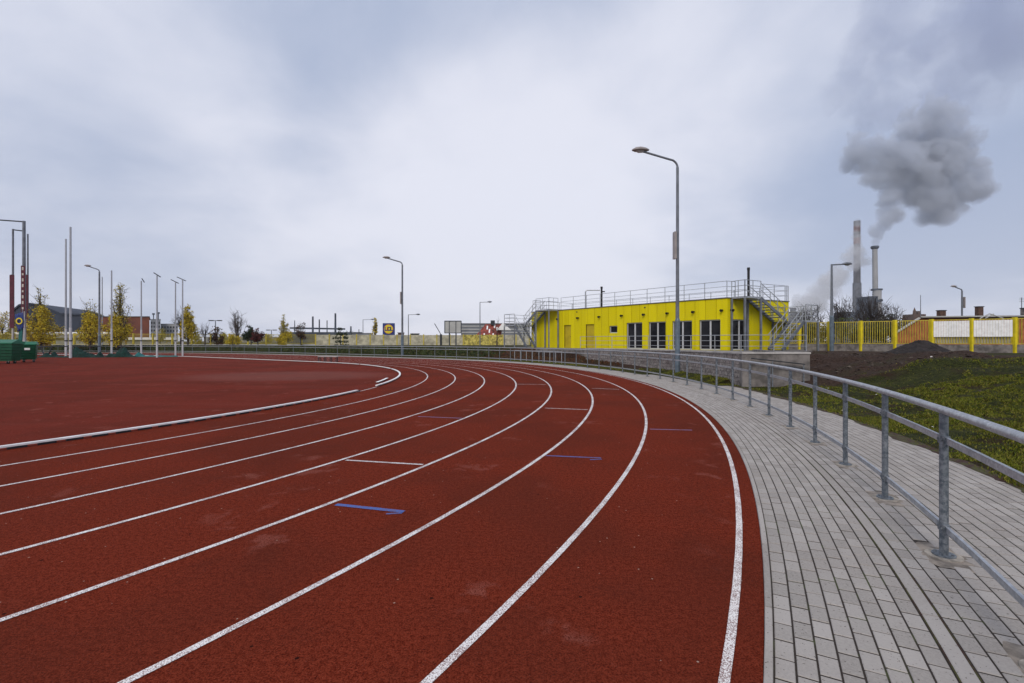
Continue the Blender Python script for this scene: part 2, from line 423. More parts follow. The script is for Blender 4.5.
bm_ = MB(); tick(bm_, 650, 429.3, 692, 430.3, 0.05); tick(bm_, 418, 416.6, 462, 418.4, 0.05)
bm_.build('violet_markings', 'faded_violet_paint', kind='structure')

# ------------------------------------------------------------------ ground sheet (reaches the horizon)
def edge(ph):                       # outer edge of the paving, metres outside the kerb line
    if ph < -0.8: return 12.65
    if ph < 9: return 11.95
    return 11.42
def nz(x, y, s, z=0.0): return mnoise.noise(Vector((x*s, y*s, z)))
def sm(a, b, x):
    t = min(1, max(0, (x-a)/(b-a))); return t*t*(3-2*t)
def hgt(s, d):
    ph = phi_deg(s) if s <= S_ARC else 60
    x, y = path(s, d)
    e = edge(ph)
    if d < e-0.02: return -0.09
    if ph < 8:
        z = 0.015+0.16*sm(13.2, 15.5, d)+0.66*sm(14.6, 19.5, d)+0.04*sm(19, 24, d)
        # lumpy turf
        k = sm(12.7, 14, d)*(1-0.7*sm(21, 26, d))
        z += k*(0.17*nz(x, y, 0.42)+0.16*nz(x, y, 1.1, 3)+0.07*nz(x, y, 3.0, 7))+0.15*sm(15.5, 17.5, d)*(1-sm(19.5, 23, d))*sm(7.5, 11, x)
        z += 0.22*k*math.exp(-((x-14.5)**2/5.0+(y-16.0)**2/3.0))
    else:
        z = 0.01+0.85*sm(12.6, 15.6, d)+0.03*nz(x, y, 0.9)*sm(12, 13.5, d)
    if 0 <= ph < 12 and d < 13.4: z = 0.02+0.16*sm(e+0.1, e+0.9, d)+0.05*nz(x, y, 2.5)
    return max(z, 0.004)
def grassiness(s, d):
    ph = phi_deg(s) if s <= S_ARC else 60
    x, y = path(s, d)
    if ph < 8 and d > 13.2:
        return 1-sm(14.0, 16.4, y+1.0-1.6*(1-sm(12, 15, x))+1.3*nz(x, y, 0.35, 5)+0.8*nz(x, y, 1.1, 5)) if y < 40 else 0
    if ph < 12: return 0.95
    if ph < 47: return 0.95 if d < 12.9 else 0.12
    return 0.95 if d < 30 else 0.6
SS = [-900, -300, -120, -60, -30, -12]+[0+1.2*i for i in range(int(20/1.2))]
SS = [s for s in SS if s < 19]+list(np.arange(19.2, 52, 0.16))+list(np.arange(52, SFAR, 1.2))+[SFAR+60, SFAR+200, SFAR+600, SFAR+2500]
DD = [9.7, 11.38, 11.43, 11.6, 11.92, 11.97, 12.3, 12.62, 12.67]+list(np.arange(12.85, 25, 0.22))+[26, 28, 31, 35, 40, 47, 55, 70, 90, 130, 200, 350, 700, 1500, 5000]
V = []; G = []
for s in SS:
    for d in DD:
        x, y = path(s, d); V.append((x, y, hgt(s, d))); G.append(grassiness(s, d))
V = np.array(V); nd = len(DD); i = np.arange(len(SS)-1)[:, None]; j = np.arange(nd-1)[None, :]
base = (i*nd+j).ravel(); Q = np.stack([base, base+1, base+nd+1, base+nd], 1)
Q = Q[:, ::-1]
go = fast_mesh('ground', V, Q, 'ground_mix', kind='structure')
at_ = go.data.attributes.new('grass', 'FLOAT', 'POINT'); at_.data.foreach_set('value', np.array(G, dtype=np.float32))
go.data.shade_smooth()

# grass blades on the near bank (nobody could count them)
def blades(name, mat, regions, seed, label, hrange=(0.015, 0.048), wide=0.0075):
    rg = np.random.default_rng(seed); VV = []; 
    for (s0, s1, d0, d1, n, fn) in regions:
        S = rg.uniform(s0, s1, n); D = rg.uniform(d0, d1, n)
        for s, d in zip(S, D):
            x, y = path(s, d)
            if rg.random() > fn(x, y, s, d): continue
            cl = nz(x, y, 1.3, 9)
            if cl+1.1*nz(x, y, 0.4, 2) < -0.10 and rg.random() < 0.82: continue
            z = hgt(s, d)-0.008
            h = rg.uniform(*hrange)*(1+0.9*cl); a = rg.uniform(0, 2*pi); w = wide*rg.uniform(0.7, 1.5)*(1+y*0.06)
            lx, ly = rg.normal(0, 0.5, 2)*h
            ca, sa = math.cos(a)*w, math.sin(a)*w
            VV += [(x-ca, y-sa, z), (x+ca, y+sa, z), (x+lx, y+ly, z+h)]
    VV = np.array(VV); Fm = np.arange(len(VV)).reshape(-1, 3)
    o = fast_mesh(name, VV, Fm, mat, 3, kind='stuff'); o['label'] = label
    return o
blades('grass', 'grass_blade', [
    (s_of(math.radians(-27)), s_of(math.radians(-8)), 12.55, 17.5, 150000, lambda x, y, s, d: 1.0),
    (s_of(math.radians(-20)), s_of(math.radians(1)), 12.7, 24, 110000, lambda x, y, s, d: grassiness(s, d)**1.5),
    (s_of(math.radians(-0.6)), s_of(math.radians(12)), 12.0, 13.0, 9000, lambda x, y, s, d: 0.9),
    (s_of(math.radians(12)), s_of(math.radians(56)), 11.5, 12.9, 15000, lambda x, y, s, d: 0.9),
], 3, 'short patchy green and yellowish grass on the bank beside the paved path')
# clods and stones on the bare soil
cm = MB(); icv = [(0, 0, 1), (.9, 0, .3), (.28, .85, .35), (-.72, .53, .3), (-.72, -.53, .4), (.28, -.85, .3), (0, 0, -0.5)]
icf = [(0, 1, 2), (0, 2, 3), (0, 3, 4), (0, 4, 5), (0, 5, 1), (6, 2, 1), (6, 3, 2), (6, 4, 3), (6, 5, 4), (6, 1, 5)]
for k in range(5200):
    s = R_.uniform(s_of(math.radians(-24)), s_of(math.radians(14))); d = R_.uniform(13.3, 27); x, y = path(s, d)
    if x < 9.8 or R_.random() < grassiness(s, d)*0.97: continue
    q = R_.uniform(0.015, 0.06)*(1 if R_.random() < 0.9 else 2.0); z = hgt(s, d); a = R_.uniform(0, 6.28); ca, sa = math.cos(a), math.sin(a)
    cm.add([(x+q*(px_*ca-py_*sa)*R_.uniform(.8, 1.3), y+q*(px_*sa+py_*ca), z+q*pz_*R_.uniform(.4, .9)) for px_, py_, pz_ in icv], icf)
co_ = cm.build('soil_clods', 'clod'); tag(co_, 'small clods of dark earth lying over the bare soil', None, kind='stuff')
# pale bits of litter and leaves in the grass
lt = MB()
for k in range(46):
    s = R_.uniform(s_of(math.radians(-26)), s_of(math.radians(-3))); d = R_.uniform(12.8, 19); x, y = path(s, d); z = hgt(s, d)+0.05
    r = R_.uniform(0.012, 0.03); a = R_.uniform(0, 6.28); tl = R_.uniform(0.2, 0.8)
    X = Vector((math.cos(a), math.sin(a), 0.2)); Yv = Vector((-math.sin(a), math.cos(a), tl)).normalized(); c = Vector((x, y, z))
    lt.add([c-X*r-Yv*r*.6, c+X*r-Yv*r*.8, c+X*r*.9+Yv*r*.6, c-X*r*.7+Yv*r*.7], [(0, 1, 2, 3)])
tag(lt.build('leaf_litter', 'litter'), 'pale dry leaves and scraps scattered in the grass', None, kind='stuff')
# dark weeds along the grass edge of the path
# bank cover on the far side
def cover(name, mat, s0, s1, d0, d1, n, size, h, seed, label):
    rg = np.random.default_rng(seed); VV = []
    for k in range(n):
        s = rg.uniform(s0, s1); d = rg.uniform(d0, d1); x, y = path(s, d)
        top = h*(0.6+0.6*nz(x, y, 0.8, 4))
        z = hgt(s, d)+rg.uniform(0, max(0.05, top)); r = size*rg.uniform(0.5, 1.3)
        a = Vector(rg.normal(0, 1, 3)).normalized(); b = a.orthogonal().normalized(); c = Vector((x, y, z))
        VV += [tuple(c-a*r), tuple(c-b*r*.6), tuple(c+a*r), tuple(c+b*r*.6)]
    VV = np.array(VV)
    o = fast_mesh(name, VV, np.arange(len(VV)).reshape(-1, 4), mat, 4, kind='stuff'); o['label'] = label
cover('hedge_cover', 'leaf_hedge', s_of(math.radians(44)), SFAR, 13.3, 15.9, 42000, 0.09, 0.28, 5, 'dark green low ground cover on the bank behind the far railing')
cover('rusty_cover', 'leaf_rust', s_of(math.radians(19)), s_of(math.radians(47)), 13.2, 16.6, 11000, 0.07, 0.14, 6, 'rusty brown ground cover on the bank left of the stone wall')

# ------------------------------------------------------------------ paving
joint = MB(); strip(joint, -8, SFAR, 9.93, 11.38, -0.0035)
strip(joint, -8, s_of(math.radians(9)), 11.38, 11.92, -0.0035); strip(joint, -8, s_of(math.radians(-0.8)), 11.92, 12.62, -0.0035)
joint.build('paving_bed', 'joint_sand', kind='structure')
def paver_rows(rows, s0, s1, limit=None):
    VV = []
    for ri, (d0, d1) in enumerate(rows):
        L = 0.172*RK/(RK+d0); s = s0+(0.5*L if ri % 2 else 0)+R_.uniform(-.006, .006)
        g = 0.0050; gs = 0.0056
        while s < s1:
            sa, sb = s+gs*RK/(RK+d0), s+L-gs*RK/(RK+d0); s += L
            ph = phi_deg((sa+sb)/2) if sa < S_ARC else 60
            if d1 > edge(ph)+0.02: continue
            if limit and not limit((sa+sb)/2, (d0+d1)/2): continue
            z = R_.uniform(-0.0015, 0.002); c = 0.004
            tl = R_.uniform(-0.0015, 0.0015)
            o = [path(sa, d0+g), path(sb, d0+g), path(sb, d1-g), path(sa, d1-g)]
            cs = c*RK/(RK+d0)
            n_ = [path(sa+cs, d0+g+c), path(sb-cs, d0+g+c), path(sb-cs, d1-g-c), path(sa+cs, d1-g-c)]
            VV += [(p[0], p[1], -0.03) for p in o]+[(p[0], p[1], min(z, 0.0)-0.0025) for p in o]+[(n_[0][0], n_[0][1], z), (n_[1][0], n_[1][1], z+tl), (n_[2][0], n_[2][1], z+tl), (n_[3][0], n_[3][1], z)]
    return VV
rows_in = [(9.965+0.0965*k, 9.965+0.0965*(k+1)) for k in range(8)]
rows_out = [(10.838+0.1*k, 10.838+0.1*(k+1)) for k in range(18)]
fj = [(0, 1, 5, 4), (1, 2, 6, 5), (2, 3, 7, 6), (3, 0, 4, 7), (4, 5, 9, 8), (5, 6, 10, 9), (6, 7, 11, 10), (7, 4, 8, 11), (8, 9, 10, 11)]
# mortar patches interrupt the pavers round every railing post
DPOST = 11.15
post_s = []
s = s_of(math.radians(-25.3)); ds = RK*math.radians(2.48)
q = s
while q > s_of(math.radians(-52)): q -= ds
while q < S_ARC: q += ds; post_s.append(q)
post_s = [p for p in post_s if p < S_ARC]
q = post_s[-1]
while q < SFAR-8 and len(post_s) < 98: q += 2.05; post_s.append(q)
def keep(s, d):
    if abs(d-DPOST) > 0.11: return True
    for p in post_s[:45]:
        if abs(s-p)*1.5 < 0.19: return False
    return True
VV = paver_rows(rows_in+rows_out, -8, SFAR, keep)
VV = np.array(VV); nb = len(VV)//12
Fm = (np.arange(nb)[:, None, None]*12+np.array(fj)[None]).reshape(-1, 4)
fast_mesh('paved_path', VV, Fm, 'paver', kind='structure')
# edging kerb and gutter strip, made of long stones
def long_stones(d0, d1, L, z, name, mat):
    mb = MB(); s = -8
    while s < SFAR:
        Ls = L*RK/(RK+d0); S = svals(s+0.003, s+Ls-0.003, 0.3); s += Ls; vs = []
        for q in S:
            a = path(q, d0); b = path(q, d1); a2 = path(q, d0+0.004); b2 = path(q, d1-0.004)
            vs += [(a[0], a[1], -0.05), (a[0], a[1], z-0.004), (a2[0], a2[1], z), (b2[0], b2[1], z), (b[0], b[1], z-0.004), (b[0], b[1], -0.05)]
        m = len(S)
        fs = [(i*6+k, i*6+k+1, (i+1)*6+k+1, (i+1)*6+k) for i in range(m-1) for k in range(5)]
        fs += [(0, 1, 2, 3, 4, 5), tuple((m-1)*6+k for k in range(5, -1, -1))]
        mb.add(vs, fs)
    return mb.build(name, mat, kind='structure')
long_stones(9.922, 9.962, 1.0, 0.012, 'edging_kerb', 'paver')
long_stones(10.748, 10.827, 1.0, 0.002, 'gutter_strip', 'paver')
ms = MB(); strip(ms, -8, s_of(math.radians(56)), 10.740, 10.748, -0.001, 0.3); strip(ms, -8, s_of(math.radians(56)), 10.827, 10.836, -0.001, 0.3)
ms.build('mossy_joint', 'moss', kind='structure')
mp = MB()
for p in post_s[:45]:
    vs = []; m = 22
    for k in range(m):
        a = 2*pi*k/m; ca, sa = math.cos(a), math.sin(a)
        sq = 1/max(abs(ca), abs(sa)); rr = min(sq, 1.18)*(1+R_.uniform(-0.06, 0.06))
        x, y = path(p+ca*rr*0.165, DPOST+sa*rr*0.135); vs.append((x, y, -0.001+R_.uniform(-0.002, 0.002)))
    x, y = path(p, DPOST); vs.append((x, y, 0.0015))
    mp.add(vs, [(k, (k+1) % m, m) for k in range(m)])
mp.build('mortar_patches', 'mortar', kind='structure')

# soil and grass creeping over the outer paving edge
sp = MB(); vs = []; S = svals(s_of(math.radians(-36)), s_of(math.radians(-0.8)), 0.05)
for q in S:
    x, y = path(q, 12.65); w_ = 0.02+0.16*max(0, 0.35+nz(x, y, 1.1, 8))+0.05*max(0, nz(x, y, 7, 8))
    vs += [(*path(q, 12.65-w_), 0.0042), (*path(q, 12.65-w_*0.5), 0.012+0.01*nz(x, y, 9)), (*path(q, 12.70), 0.022)]
sp.add(vs, [(3*i+k, 3*i+k+1, 3*i+k+4, 3*i+k+3) for i in range(len(S)-1) for k in range(2)])
sp.build('soil_edge', 'moss', kind='structure')
# ------------------------------------------------------------------ white track kerb (raised aluminium profile)
def kerb(s0, s1, label, d0=-0.085, d1=-0.005, zt=0.066):
    x, y = path((s0+s1)/2, d0); root = thing('track_kerb', label, 'track kerb', (x, y, 0), 'white raised kerbs along the inner lane')
    mb = MB(); S = svals(s0, s1, 0.5); vs = []
    for q in S:
        a = path(q, d0); b = path(q, d1)
        vs += [(a[0], a[1], 0.038), (a[0], a[1], zt), (b[0], b[1], zt), (b[0], b[1], 0.038)]
    m = len(S)
    mb.add(vs, [(i*4+k, i*4+(k+1) % 4, (i+1)*4+(k+1) % 4, (i+1)*4+k) for i in range(m-1) for k in range(4)]+[(0, 1, 2, 3), ((m-1)*4+3, (m-1)*4+2, (m-1)*4+1, (m-1)*4)])
    mb.build('profile', 'white_plastic', root)
    ft = MB(); q = s0+0.1
    while q < s1:
        a = Vector((*path(q, (d0+d1)/2), 0.0195)); b = Vector((*path(q+0.22, (d0+d1)/2), 0.0195)); ft.bar(a, b, 0.03, 0.037); q += 0.34
    ft.build('slot_shade_feet', 'dark_metal', root)  # supports kept long and dark to imitate shaded slots under the profile
D = lambda a: s_of(math.radians(a))
kerb(-20, D(-6.8), 'long white raised kerb sweeping from the left edge towards the first gap')
kerb(D(-2.4), D(25), 'short white raised kerb round the tip of the bend')
kerb(D(26.2), D(41.5), 'white raised kerb just beyond the tip of the bend, before the low bench')
kerb(D(42.2), SFAR-20, 'far white raised kerb running left behind the low bench')
kerb(D(1.5), D(7.0), 'loose white kerb piece lying inside the bend beside the fixed kerb', -0.50, -0.40, 0.05)

# ------------------------------------------------------------------ trackside railing
x, y = path(post_s[10], DPOST)
rail = thing('trackside_railing', 'long galvanised steel railing curving along the outside of the track', 'railing', (x, y, 0))
# top tube, flat middle and bottom bars
S = svals(post_s[0]-0.5, post_s[-1]+0.5, 0.37)
mb = MB(); mb.tube([(*path(q, DPOST), 1.095) for q in S], 0.029, 10); mb.build('top_rail', 'galvanised', rail, smooth=True)
for nm, zc in (('middle_rail', 0.875), ('bottom_rail', 0.215)):
    mb = MB(); vs = []
    for q in S:
        a = path(q, DPOST-0.0035); b = path(q, DPOST+0.014)
        vs += [(a[0], a[1], zc-0.025), (a[0], a[1], zc+0.022), (*path(q, DPOST-0.011), zc+0.025), (*path(q, DPOST+0.011), zc+0.025), (b[0], b[1], zc+0.022), (b[0], b[1], zc-0.025)]
    m = len(S); mb.add(vs, [(i*6+k, i*6+(k+1) % 6, (i+1)*6+(k+1) % 6, (i+1)*6+k) for i in range(m-1) for k in range(6)])
    mb.build(nm, 'galvanised', rail)
for i, p in enumerate(post_s):
    x, y = path(p, DPOST); near = i < 30
    pt = MB(); pt.tube([(x, y, 0.004), (x, y, 1.07)], 0.028, 14 if near else 8)
    if near:
        for zc in (0.875, 0.215):
            a = path(p-0.04, DPOST); b = path(p+0.04, DPOST)
            pt.bar((*a, zc), (*b, zc), 0.040, 0.064)
            for dd in (-0.023, 0.023):
                c = path(p+0.028, DPOST+dd*1.0); e_ = path(p+0.028, DPOST+dd*1.25); pt.tube([(*c, zc), (*e_, zc)], 0.009, 6)
                c = path(p-0.028, DPOST+dd*1.0); e_ = path(p-0.028, DPOST+dd*1.25); pt.tube([(*c, zc), (*e_, zc)], 0.009, 6)
    po = pt.build('post', 'galvanised_mottled', rail, smooth=False)
    if i < 45:
        bp = MB(); bp.tube([(x, y, 0.004), (x, y, 0.016)], 0.072, 20)
        for k in range(4):
            a = k*pi/2+0.6; bp.tube([(x+0.052*math.cos(a), y+0.052*math.sin(a), 0.015), (x+0.052*math.cos(a), y+0.052*math.sin(a), 0.028)], 0.010, 6)
        bp.build('base_plate', 'galvanised_mottled', po)
        ft = MB(); ft.tube([(x, y, -0.02), (x, y, 0.006)], [0.118, 0.112], 24); ft.build('footing', 'footing_mortar', po)

# ------------------------------------------------------------------ stone wall and terrace
def wall_d(t): return 12.85+0.95*t
WA, WB = -1.7, 26.8
wpts = []; acc = 0; prev = None
for k in range(46):
    t = k/45; ph = WA+(WB-WA)*t; x, y = path(D(ph), wall_d(t)); xi, yi = path(D(ph), wall_d(t)+0.3); zt = 1.16-0.10*t
    if prev: acc += math.dist(prev, (x, y))
    prev = (x, y); wpts.append((x, y, xi, yi, zt, acc))
wl = thing('stone_wall', 'low curved retaining wall of rough grey split blocks below the yellow building', 'retaining wall', (wpts[20][0], wpts[20][1], 0))
mb = MB(); vs = []; uv = []
for (x, y, xi, yi, zt, a) in wpts:
    for (px, py, z) in ((x, y, -0.2), (x, y, zt), (xi, yi, zt), (xi, yi, -0.2)):
        vs.append((px, py, z))
    uv += [(a, -0.2), (a, zt), (a, zt+0.3), (a, 0)]
m = len(wpts); mb.add(vs, [(i*4+k, (i+1)*4+k, (i+1)*4+k+1, i*4+k+1) for i in range(m-1) for k in range(3)]+[(3, 2, 1, 0), tuple((m-1)*4+k for k in range(4))]); mb.uv = uv
mb.build('masonry', 'split_stone', wl)
mb = MB(); vs = []
for (x, y, xi, yi, zt, a) in wpts:
    n_ = Vector((xi-x, yi-y)).normalized()*0.02
    vs += [(x-n_.x, y-n_.y, zt+0.002), (x-n_.x, y-n_.y, zt+0.065), (xi+n_.x, yi+n_.y, zt+0.065), (xi+n_.x, yi+n_.y, zt+0.002)]
mb.add(vs, [(i*4+k, (i+1)*4+k, (i+1)*4+(k+1) % 4, i*4+(k+1) % 4) for i in range(m-1) for k in range(4)]+[(3, 2, 1, 0), tuple((m-1)*4+k for k in range(4))])
mb.build('coping', 'pale_concrete', wl)
C0 = Vector((wpts[0][0], wpts[0][1], 0)); C1 = Vector((10.32, 16.45, 0))
e0 = (C1-C0).normalized(); n0 = Vector((-e0.y, e0.x, 0))
rw = thing('concrete_wall', 'plain cast concrete end wall standing right of the split block wall', 'retaining wall', ((C0+C1)/2))
mb = MB(); mb.box((C0+C1)/2+n0*0.16+Vector((0, 0, 0.485)), ((C1-C0).length+0.02, 0.30, 1.37), e0, n0); mb.build('slab', 'cast_concrete', rw)
mb = MB(); mb.box((C0+C1)/2+n0*0.16+Vector((0, 0, 1.203)), ((C1-C0).length+0.06, 0.36, 0.06), e0, n0); mb.build('coping', 'pale_concrete', rw)
mb = MB(); mb.box(C0-n0*0.035+e0*0.10+Vector((0, 0, 0.50)), (0.30, 0.10, 1.28), e0, n0); mb.build('pier', 'cast_concrete', rw)
# side wall running back
B1 = C1+Vector((3.2, 9.5, 0)); e1 = (B1-C1).normalized(); n1 = Vector((-e1.y, e1.x, 0))
mb = MB(); mb.box((C1+B1)/2+n1*0.15+Vector((0, 0, 0.48))+e1*0.35, ((B1-C1).length-0.1, 0.28, 1.36), e1, n1)
mb.build('side_slab', 'cast_concrete', rw)
hr = thing('ramp_handrail', 'short dark steel double handrail sloping across the concrete end wall', 'handrail', C0+e0*1.0)
mb = MB()
def wp(t, z, o=0.14): return C0+(C1-C0)*t-n0*o+Vector((0, 0, z))
mb.tube([wp(0.10, 1.02), wp(0.90, 0.82)], 0.018, 8); mb.build('upper_rail', 'dark_metal', hr)
mb = MB(); mb.tube([wp(0.12, 0.88), wp(0.90, 0.66)], 0.018, 8); mb.build('lower_rail', 'dark_metal', hr)
for t in (0.42, 0.88):
    mb = MB(); mb.tube([wp(t, 0.0), wp(t, 1.02-0.245*t)], 0.02, 8); mb.build('post', 'galvanised_mottled', hr)
# terrace slab
FA = Vector((-0.618, 0.786, 0)); FN = Vector((-0.786, -0.618, 0)); K0 = Vector((14.3, 31.5, 0))
EE = Vector((0.887, 0.46, 0)); EN = Vector((0.46, -0.887, 0))
tp = [(p[2], p[3]) for p in wpts]
q1 = K0+FA*22.5+FN*0.5; q2 = K0+FA*22.5-FN*6
tp += [(q1.x, q1.y), (q2.x, q2.y), (22.8, 41), (21.0, 34.5), (18.8, 29.7), (B1.x-0.2, B1.y), (C1.x-0.05, C1.y+0.4)]
mb = MB(); mb.prism(tp, -0.3, 1.0); mb.build('terrace', 'cast_concrete', kind='structure')

# ------------------------------------------------------------------ yellow building
ZF, ZR = 1.0, 4.47
LB = 20.0; WB_ = 6.5
bld = thing('yellow_building', 'long flat roofed yellow clad sports building with glazed doors', 'building', (K0.x, K0.y, ZF))
def s_at(u, off=0.0):
    k = (u-512)/F; o = K0+FN*off
    return (o.x-k*o.y)/(k*FA.y-FA.x)
def w_at(u, off=0.0):
    k = (u-512)/F; o = K0+EN*off
    return (k*o.y-o.x)/(EE.x-k*EE.y)
def clad(o, ax, nrm, length, openings, step, name='wall'):
    xs = sorted(set([0, length]+[i*step for i in range(1, int(length/step)+1)]+[a for op in openings for a in op[:2]]))
    seams = set([round(i*step, 4) for i in range(1, int(length/step)+1)])
    mb = MB(); bk = MB()
    for a, b in zip(xs[:-1], xs[1:]):
        if b-a < 0.01: continue
        mid = (a+b)/2; zs = [(ZF, ZR)]
        for (x0, x1, z0, z1) in openings:
            if x0 <= mid <= x1:
                nz_ = []
                for (p, q) in zs:
                    if z0 > p: nz_.append((p, z0))
                    if z1 < q: nz_.append((z1, q))
                zs = nz_
        ga = 0.016 if round(a, 4) in seams else 0.0; gb = 0.016 if round(b, 4) in seams else 0.0
        for (p, q) in zs:
            c = o+ax*(mid+(ga-gb)/2)+nrm*(-0.03)+Vector((0, 0, (p+q)/2)); mb.box(c, (b-a-ga-gb, 0.06, q-p), ax, nrm)
            c = o+ax*mid+nrm*(-0.165)+Vector((0, 0, (p+q)/2)); bk.box(c, (b-a, 0.21, q-p-0.002), ax, nrm)
    w = mb.build(name, 'yellow_cladding', bld)
    bk.build('wall_core', 'shadow_joint', w)
fop = []; kinds = []
for (u0, u1) in ((626.5, 642.2), (648.7, 665.6), (672.3, 692), (699.3, 720.4)):
    s1_, s0_ = s_at(u0), s_at(u1); fop.append((s0_, s1_, ZF+0.02, ZF+2.08)); kinds.append('glazed')
fop.append((s_at(617.3), s_at(609.3), ZF+1.28, ZF+1.88)); kinds.append('small')
for (u0, u1) in ((564, 571), (585.7, 594)):
    fop.append((s_at(u1), s_at(u0), ZF+0.02, ZF+2.08)); kinds.append('door')
clad(K0, FA, FN, LB, fop, 0.78)
eop = [(w_at(731.5), w_at(749.6), ZF+0.02, ZF+2.08)]
clad(K0+EE*0.0, EE, EN, WB_, eop, 0.8)
# back and far walls, plain
KB = K0+EE*WB_; KL = K0+FA*LB
mb = MB(); p3 = KL+EE*WB_
mb.bar(KL+Vector((0, 0, (ZF+ZR)/2))+EE*0.1, p3+Vector((0, 0, (ZF+ZR)/2)), 0.2, ZR-ZF); mb.bar(p3+Vector((0, 0, (ZF+ZR)/2))-FA*.1, KB+Vector((0, 0, (ZF+ZR)/2)), 0.2, ZR-ZF)
mb.build('wall', 'yellow_cladding', bld)
mb = MB(); o1 = (K0+FN*0.05+EN*0.05); o2 = (KL+FN*0.05+FA*0.05); o3 = p3+FA*.1; o4 = KB+EN*0.05+EE*.1
mb.prism([(o.x, o.y) for o in (o1, o4, o3, o2)], ZR+0.002, ZR+0.06); mb.build('roof', 'roof_felt', bld)
def glazed(o, ax, nrm, op, small=False):
    x0, x1, z0, z1 = op; fr = MB(); w = x1-x0; dpt = -0.14; t = 0.07
    def bx(a, b, p, q, th=0.06, off=dpt): fr.box(o+ax*((a+b)/2)+nrm*off+Vector((0, 0, (p+q)/2)), (b-a, th, q-p), ax, nrm)
    bx(x0, x0+t, z0, z1); bx(x1-t, x1, z0, z1); bx(x0+t, x1-t, z1-t, z1); bx(x0+t, x1-t, z0, z0+t)
    if not small: bx((x0+x1)/2-0.055, (x0+x1)/2+0.055, z0+t, z1-t)
    f = fr.build('glazed_door' if not small else 'window', 'frame_white', bld)
    g = MB(); g.box(o+ax*((x0+x1)/2)+nrm*(dpt-0.02)+Vector((0, 0, (z0+z1)/2)), (w-0.02, 0.012, z1-z0-0.02), ax, nrm)
    g.build('pane', 'dark_glass', f)
    if not small:
        h = MB(); 
        h.box(o+ax*((x0+x1)/2+0.10)+nrm*(dpt+0.055)+Vector((0, 0, z0+1.0)), (0.02, 0.04, 0.14), ax, nrm); h.build('handle', 'dark_metal', f)
for op, kd in zip(fop, kinds):
    if kd == 'door':
        x0, x1, z0, z1 = op; mb = MB(); mb.box(K0+FA*((x0+x1)/2)+FN*(-0.15)+Vector((0, 0, (z0+z1)/2)), (x1-x0-0.01, 0.05, z1-z0-0.01), FA, FN)
        dr = mb.build('door', 'door_yellow', bld)
        mb = MB(); mb.box(K0+FA*(x0+0.14)+FN*(-0.10)+Vector((0, 0, z0+1.0)), (0.12, 0.05, 0.03), FA, FN); mb.build('handle', 'dark_metal', dr)
    else: glazed(K0, FA, FN, op, kd == 'small')
for op in eop: glazed(K0, EE, EN, op)
def wall_lamp(p, nrm, ax):
    mb = MB(); mb.box(p+nrm*0.05, (0.10, 0.10, 0.10), ax, nrm); mb.tube([p+nrm*0.09+Vector((0, 0, 0.02)), p+nrm*0.24+Vector((0, 0, -0.03))], [0.05, 0.10], 10)
    mb.build('wall_lamp', 'black_pipe', bld)
for u in (558.5, 578.6, 600, 622.5, 644.5, 668.2, 694, 722.6):
    wall_lamp(K0+FA*s_at(u)+Vector((0, 0, ZF+2.68)), FN, FA)
wall_lamp(K0+EE*w_at(730.5)+Vector((0, 0, ZF+2.68)), EN, EE)
for u in (577, 645):
    mb = MB(); mb.box(K0+FA*s_at(u)+FN*0.02+Vector((0, 0, ZR-0.25)), (0.10, 0.04, 0.10), FA, FN); mb.build('overflow_vent', 'dark_metal', bld)
# corner downpipe
def railing(name, label, pts, z0, hts, spacing, mat='galvanised', parent=None, r=0.02, group=None):
    P = [Vector(p) for p in pts]
    root = parent or thing(name, label, 'railing', (P[0].x, P[0].y, z0), group)
    for h in hts:
        mb = MB()
        for a, b in zip(P[:-1], P[1:]): mb.tube([a+Vector((0, 0, h)), b+Vector((0, 0, h))], r if h == max(hts) else r*0.75, 6)
        mb.build('rail', mat, root)
    for a, b in zip(P[:-1], P[1:]):
        n_ = max(1, round((b-a).length/spacing))
        for i in range(n_+(1 if b is P[-1] else 0)):
            q = a+(b-a)*i/n_; mb = MB(); mb.bar(q, q+Vector((0, 0, max(hts))), 0.04, 0.04); mb.build('post', mat, root)
    return root
up = Vector((0, 0, 1))
ZRR = ZR+0.062
rr = railing('roof_railing', 'thin galvanised safety railing round the flat roof of the yellow building',
        [K0+FA*15.9+FN*-0.1+up*ZRR, K0+FN*-0.1+EN*-0.1+up*ZRR, K0+EE*0.9+EN*-0.1+up*ZRR], ZRR, (0.38, 0.74, 1.1), 1.55)
railing('', '', [K0+FA*19.8-FN*5.6+up*ZRR, K0+EE*6.2-FN*0.2+up*ZRR], ZRR, (0.38, 0.74, 1.1), 1.9, parent=rr)
railing('', '', [K0+FA*18.8-FN*0.1+up*ZRR, K0+FA*19.9-FN*0.1+up*ZRR, K0+FA*19.9-FN*5.6+up*ZRR], ZRR, (0.38, 0.74, 1.1), 1.6, parent=rr)
railing('', '', [K0+EE*3.8-EN*0.1+up*ZRR, K0+EE*6.3-EN*0.1+up*ZRR, K0+EE*6.3-FN*0.3+up*ZRR], ZRR, (0.38, 0.74, 1.1), 1.3, parent=rr)
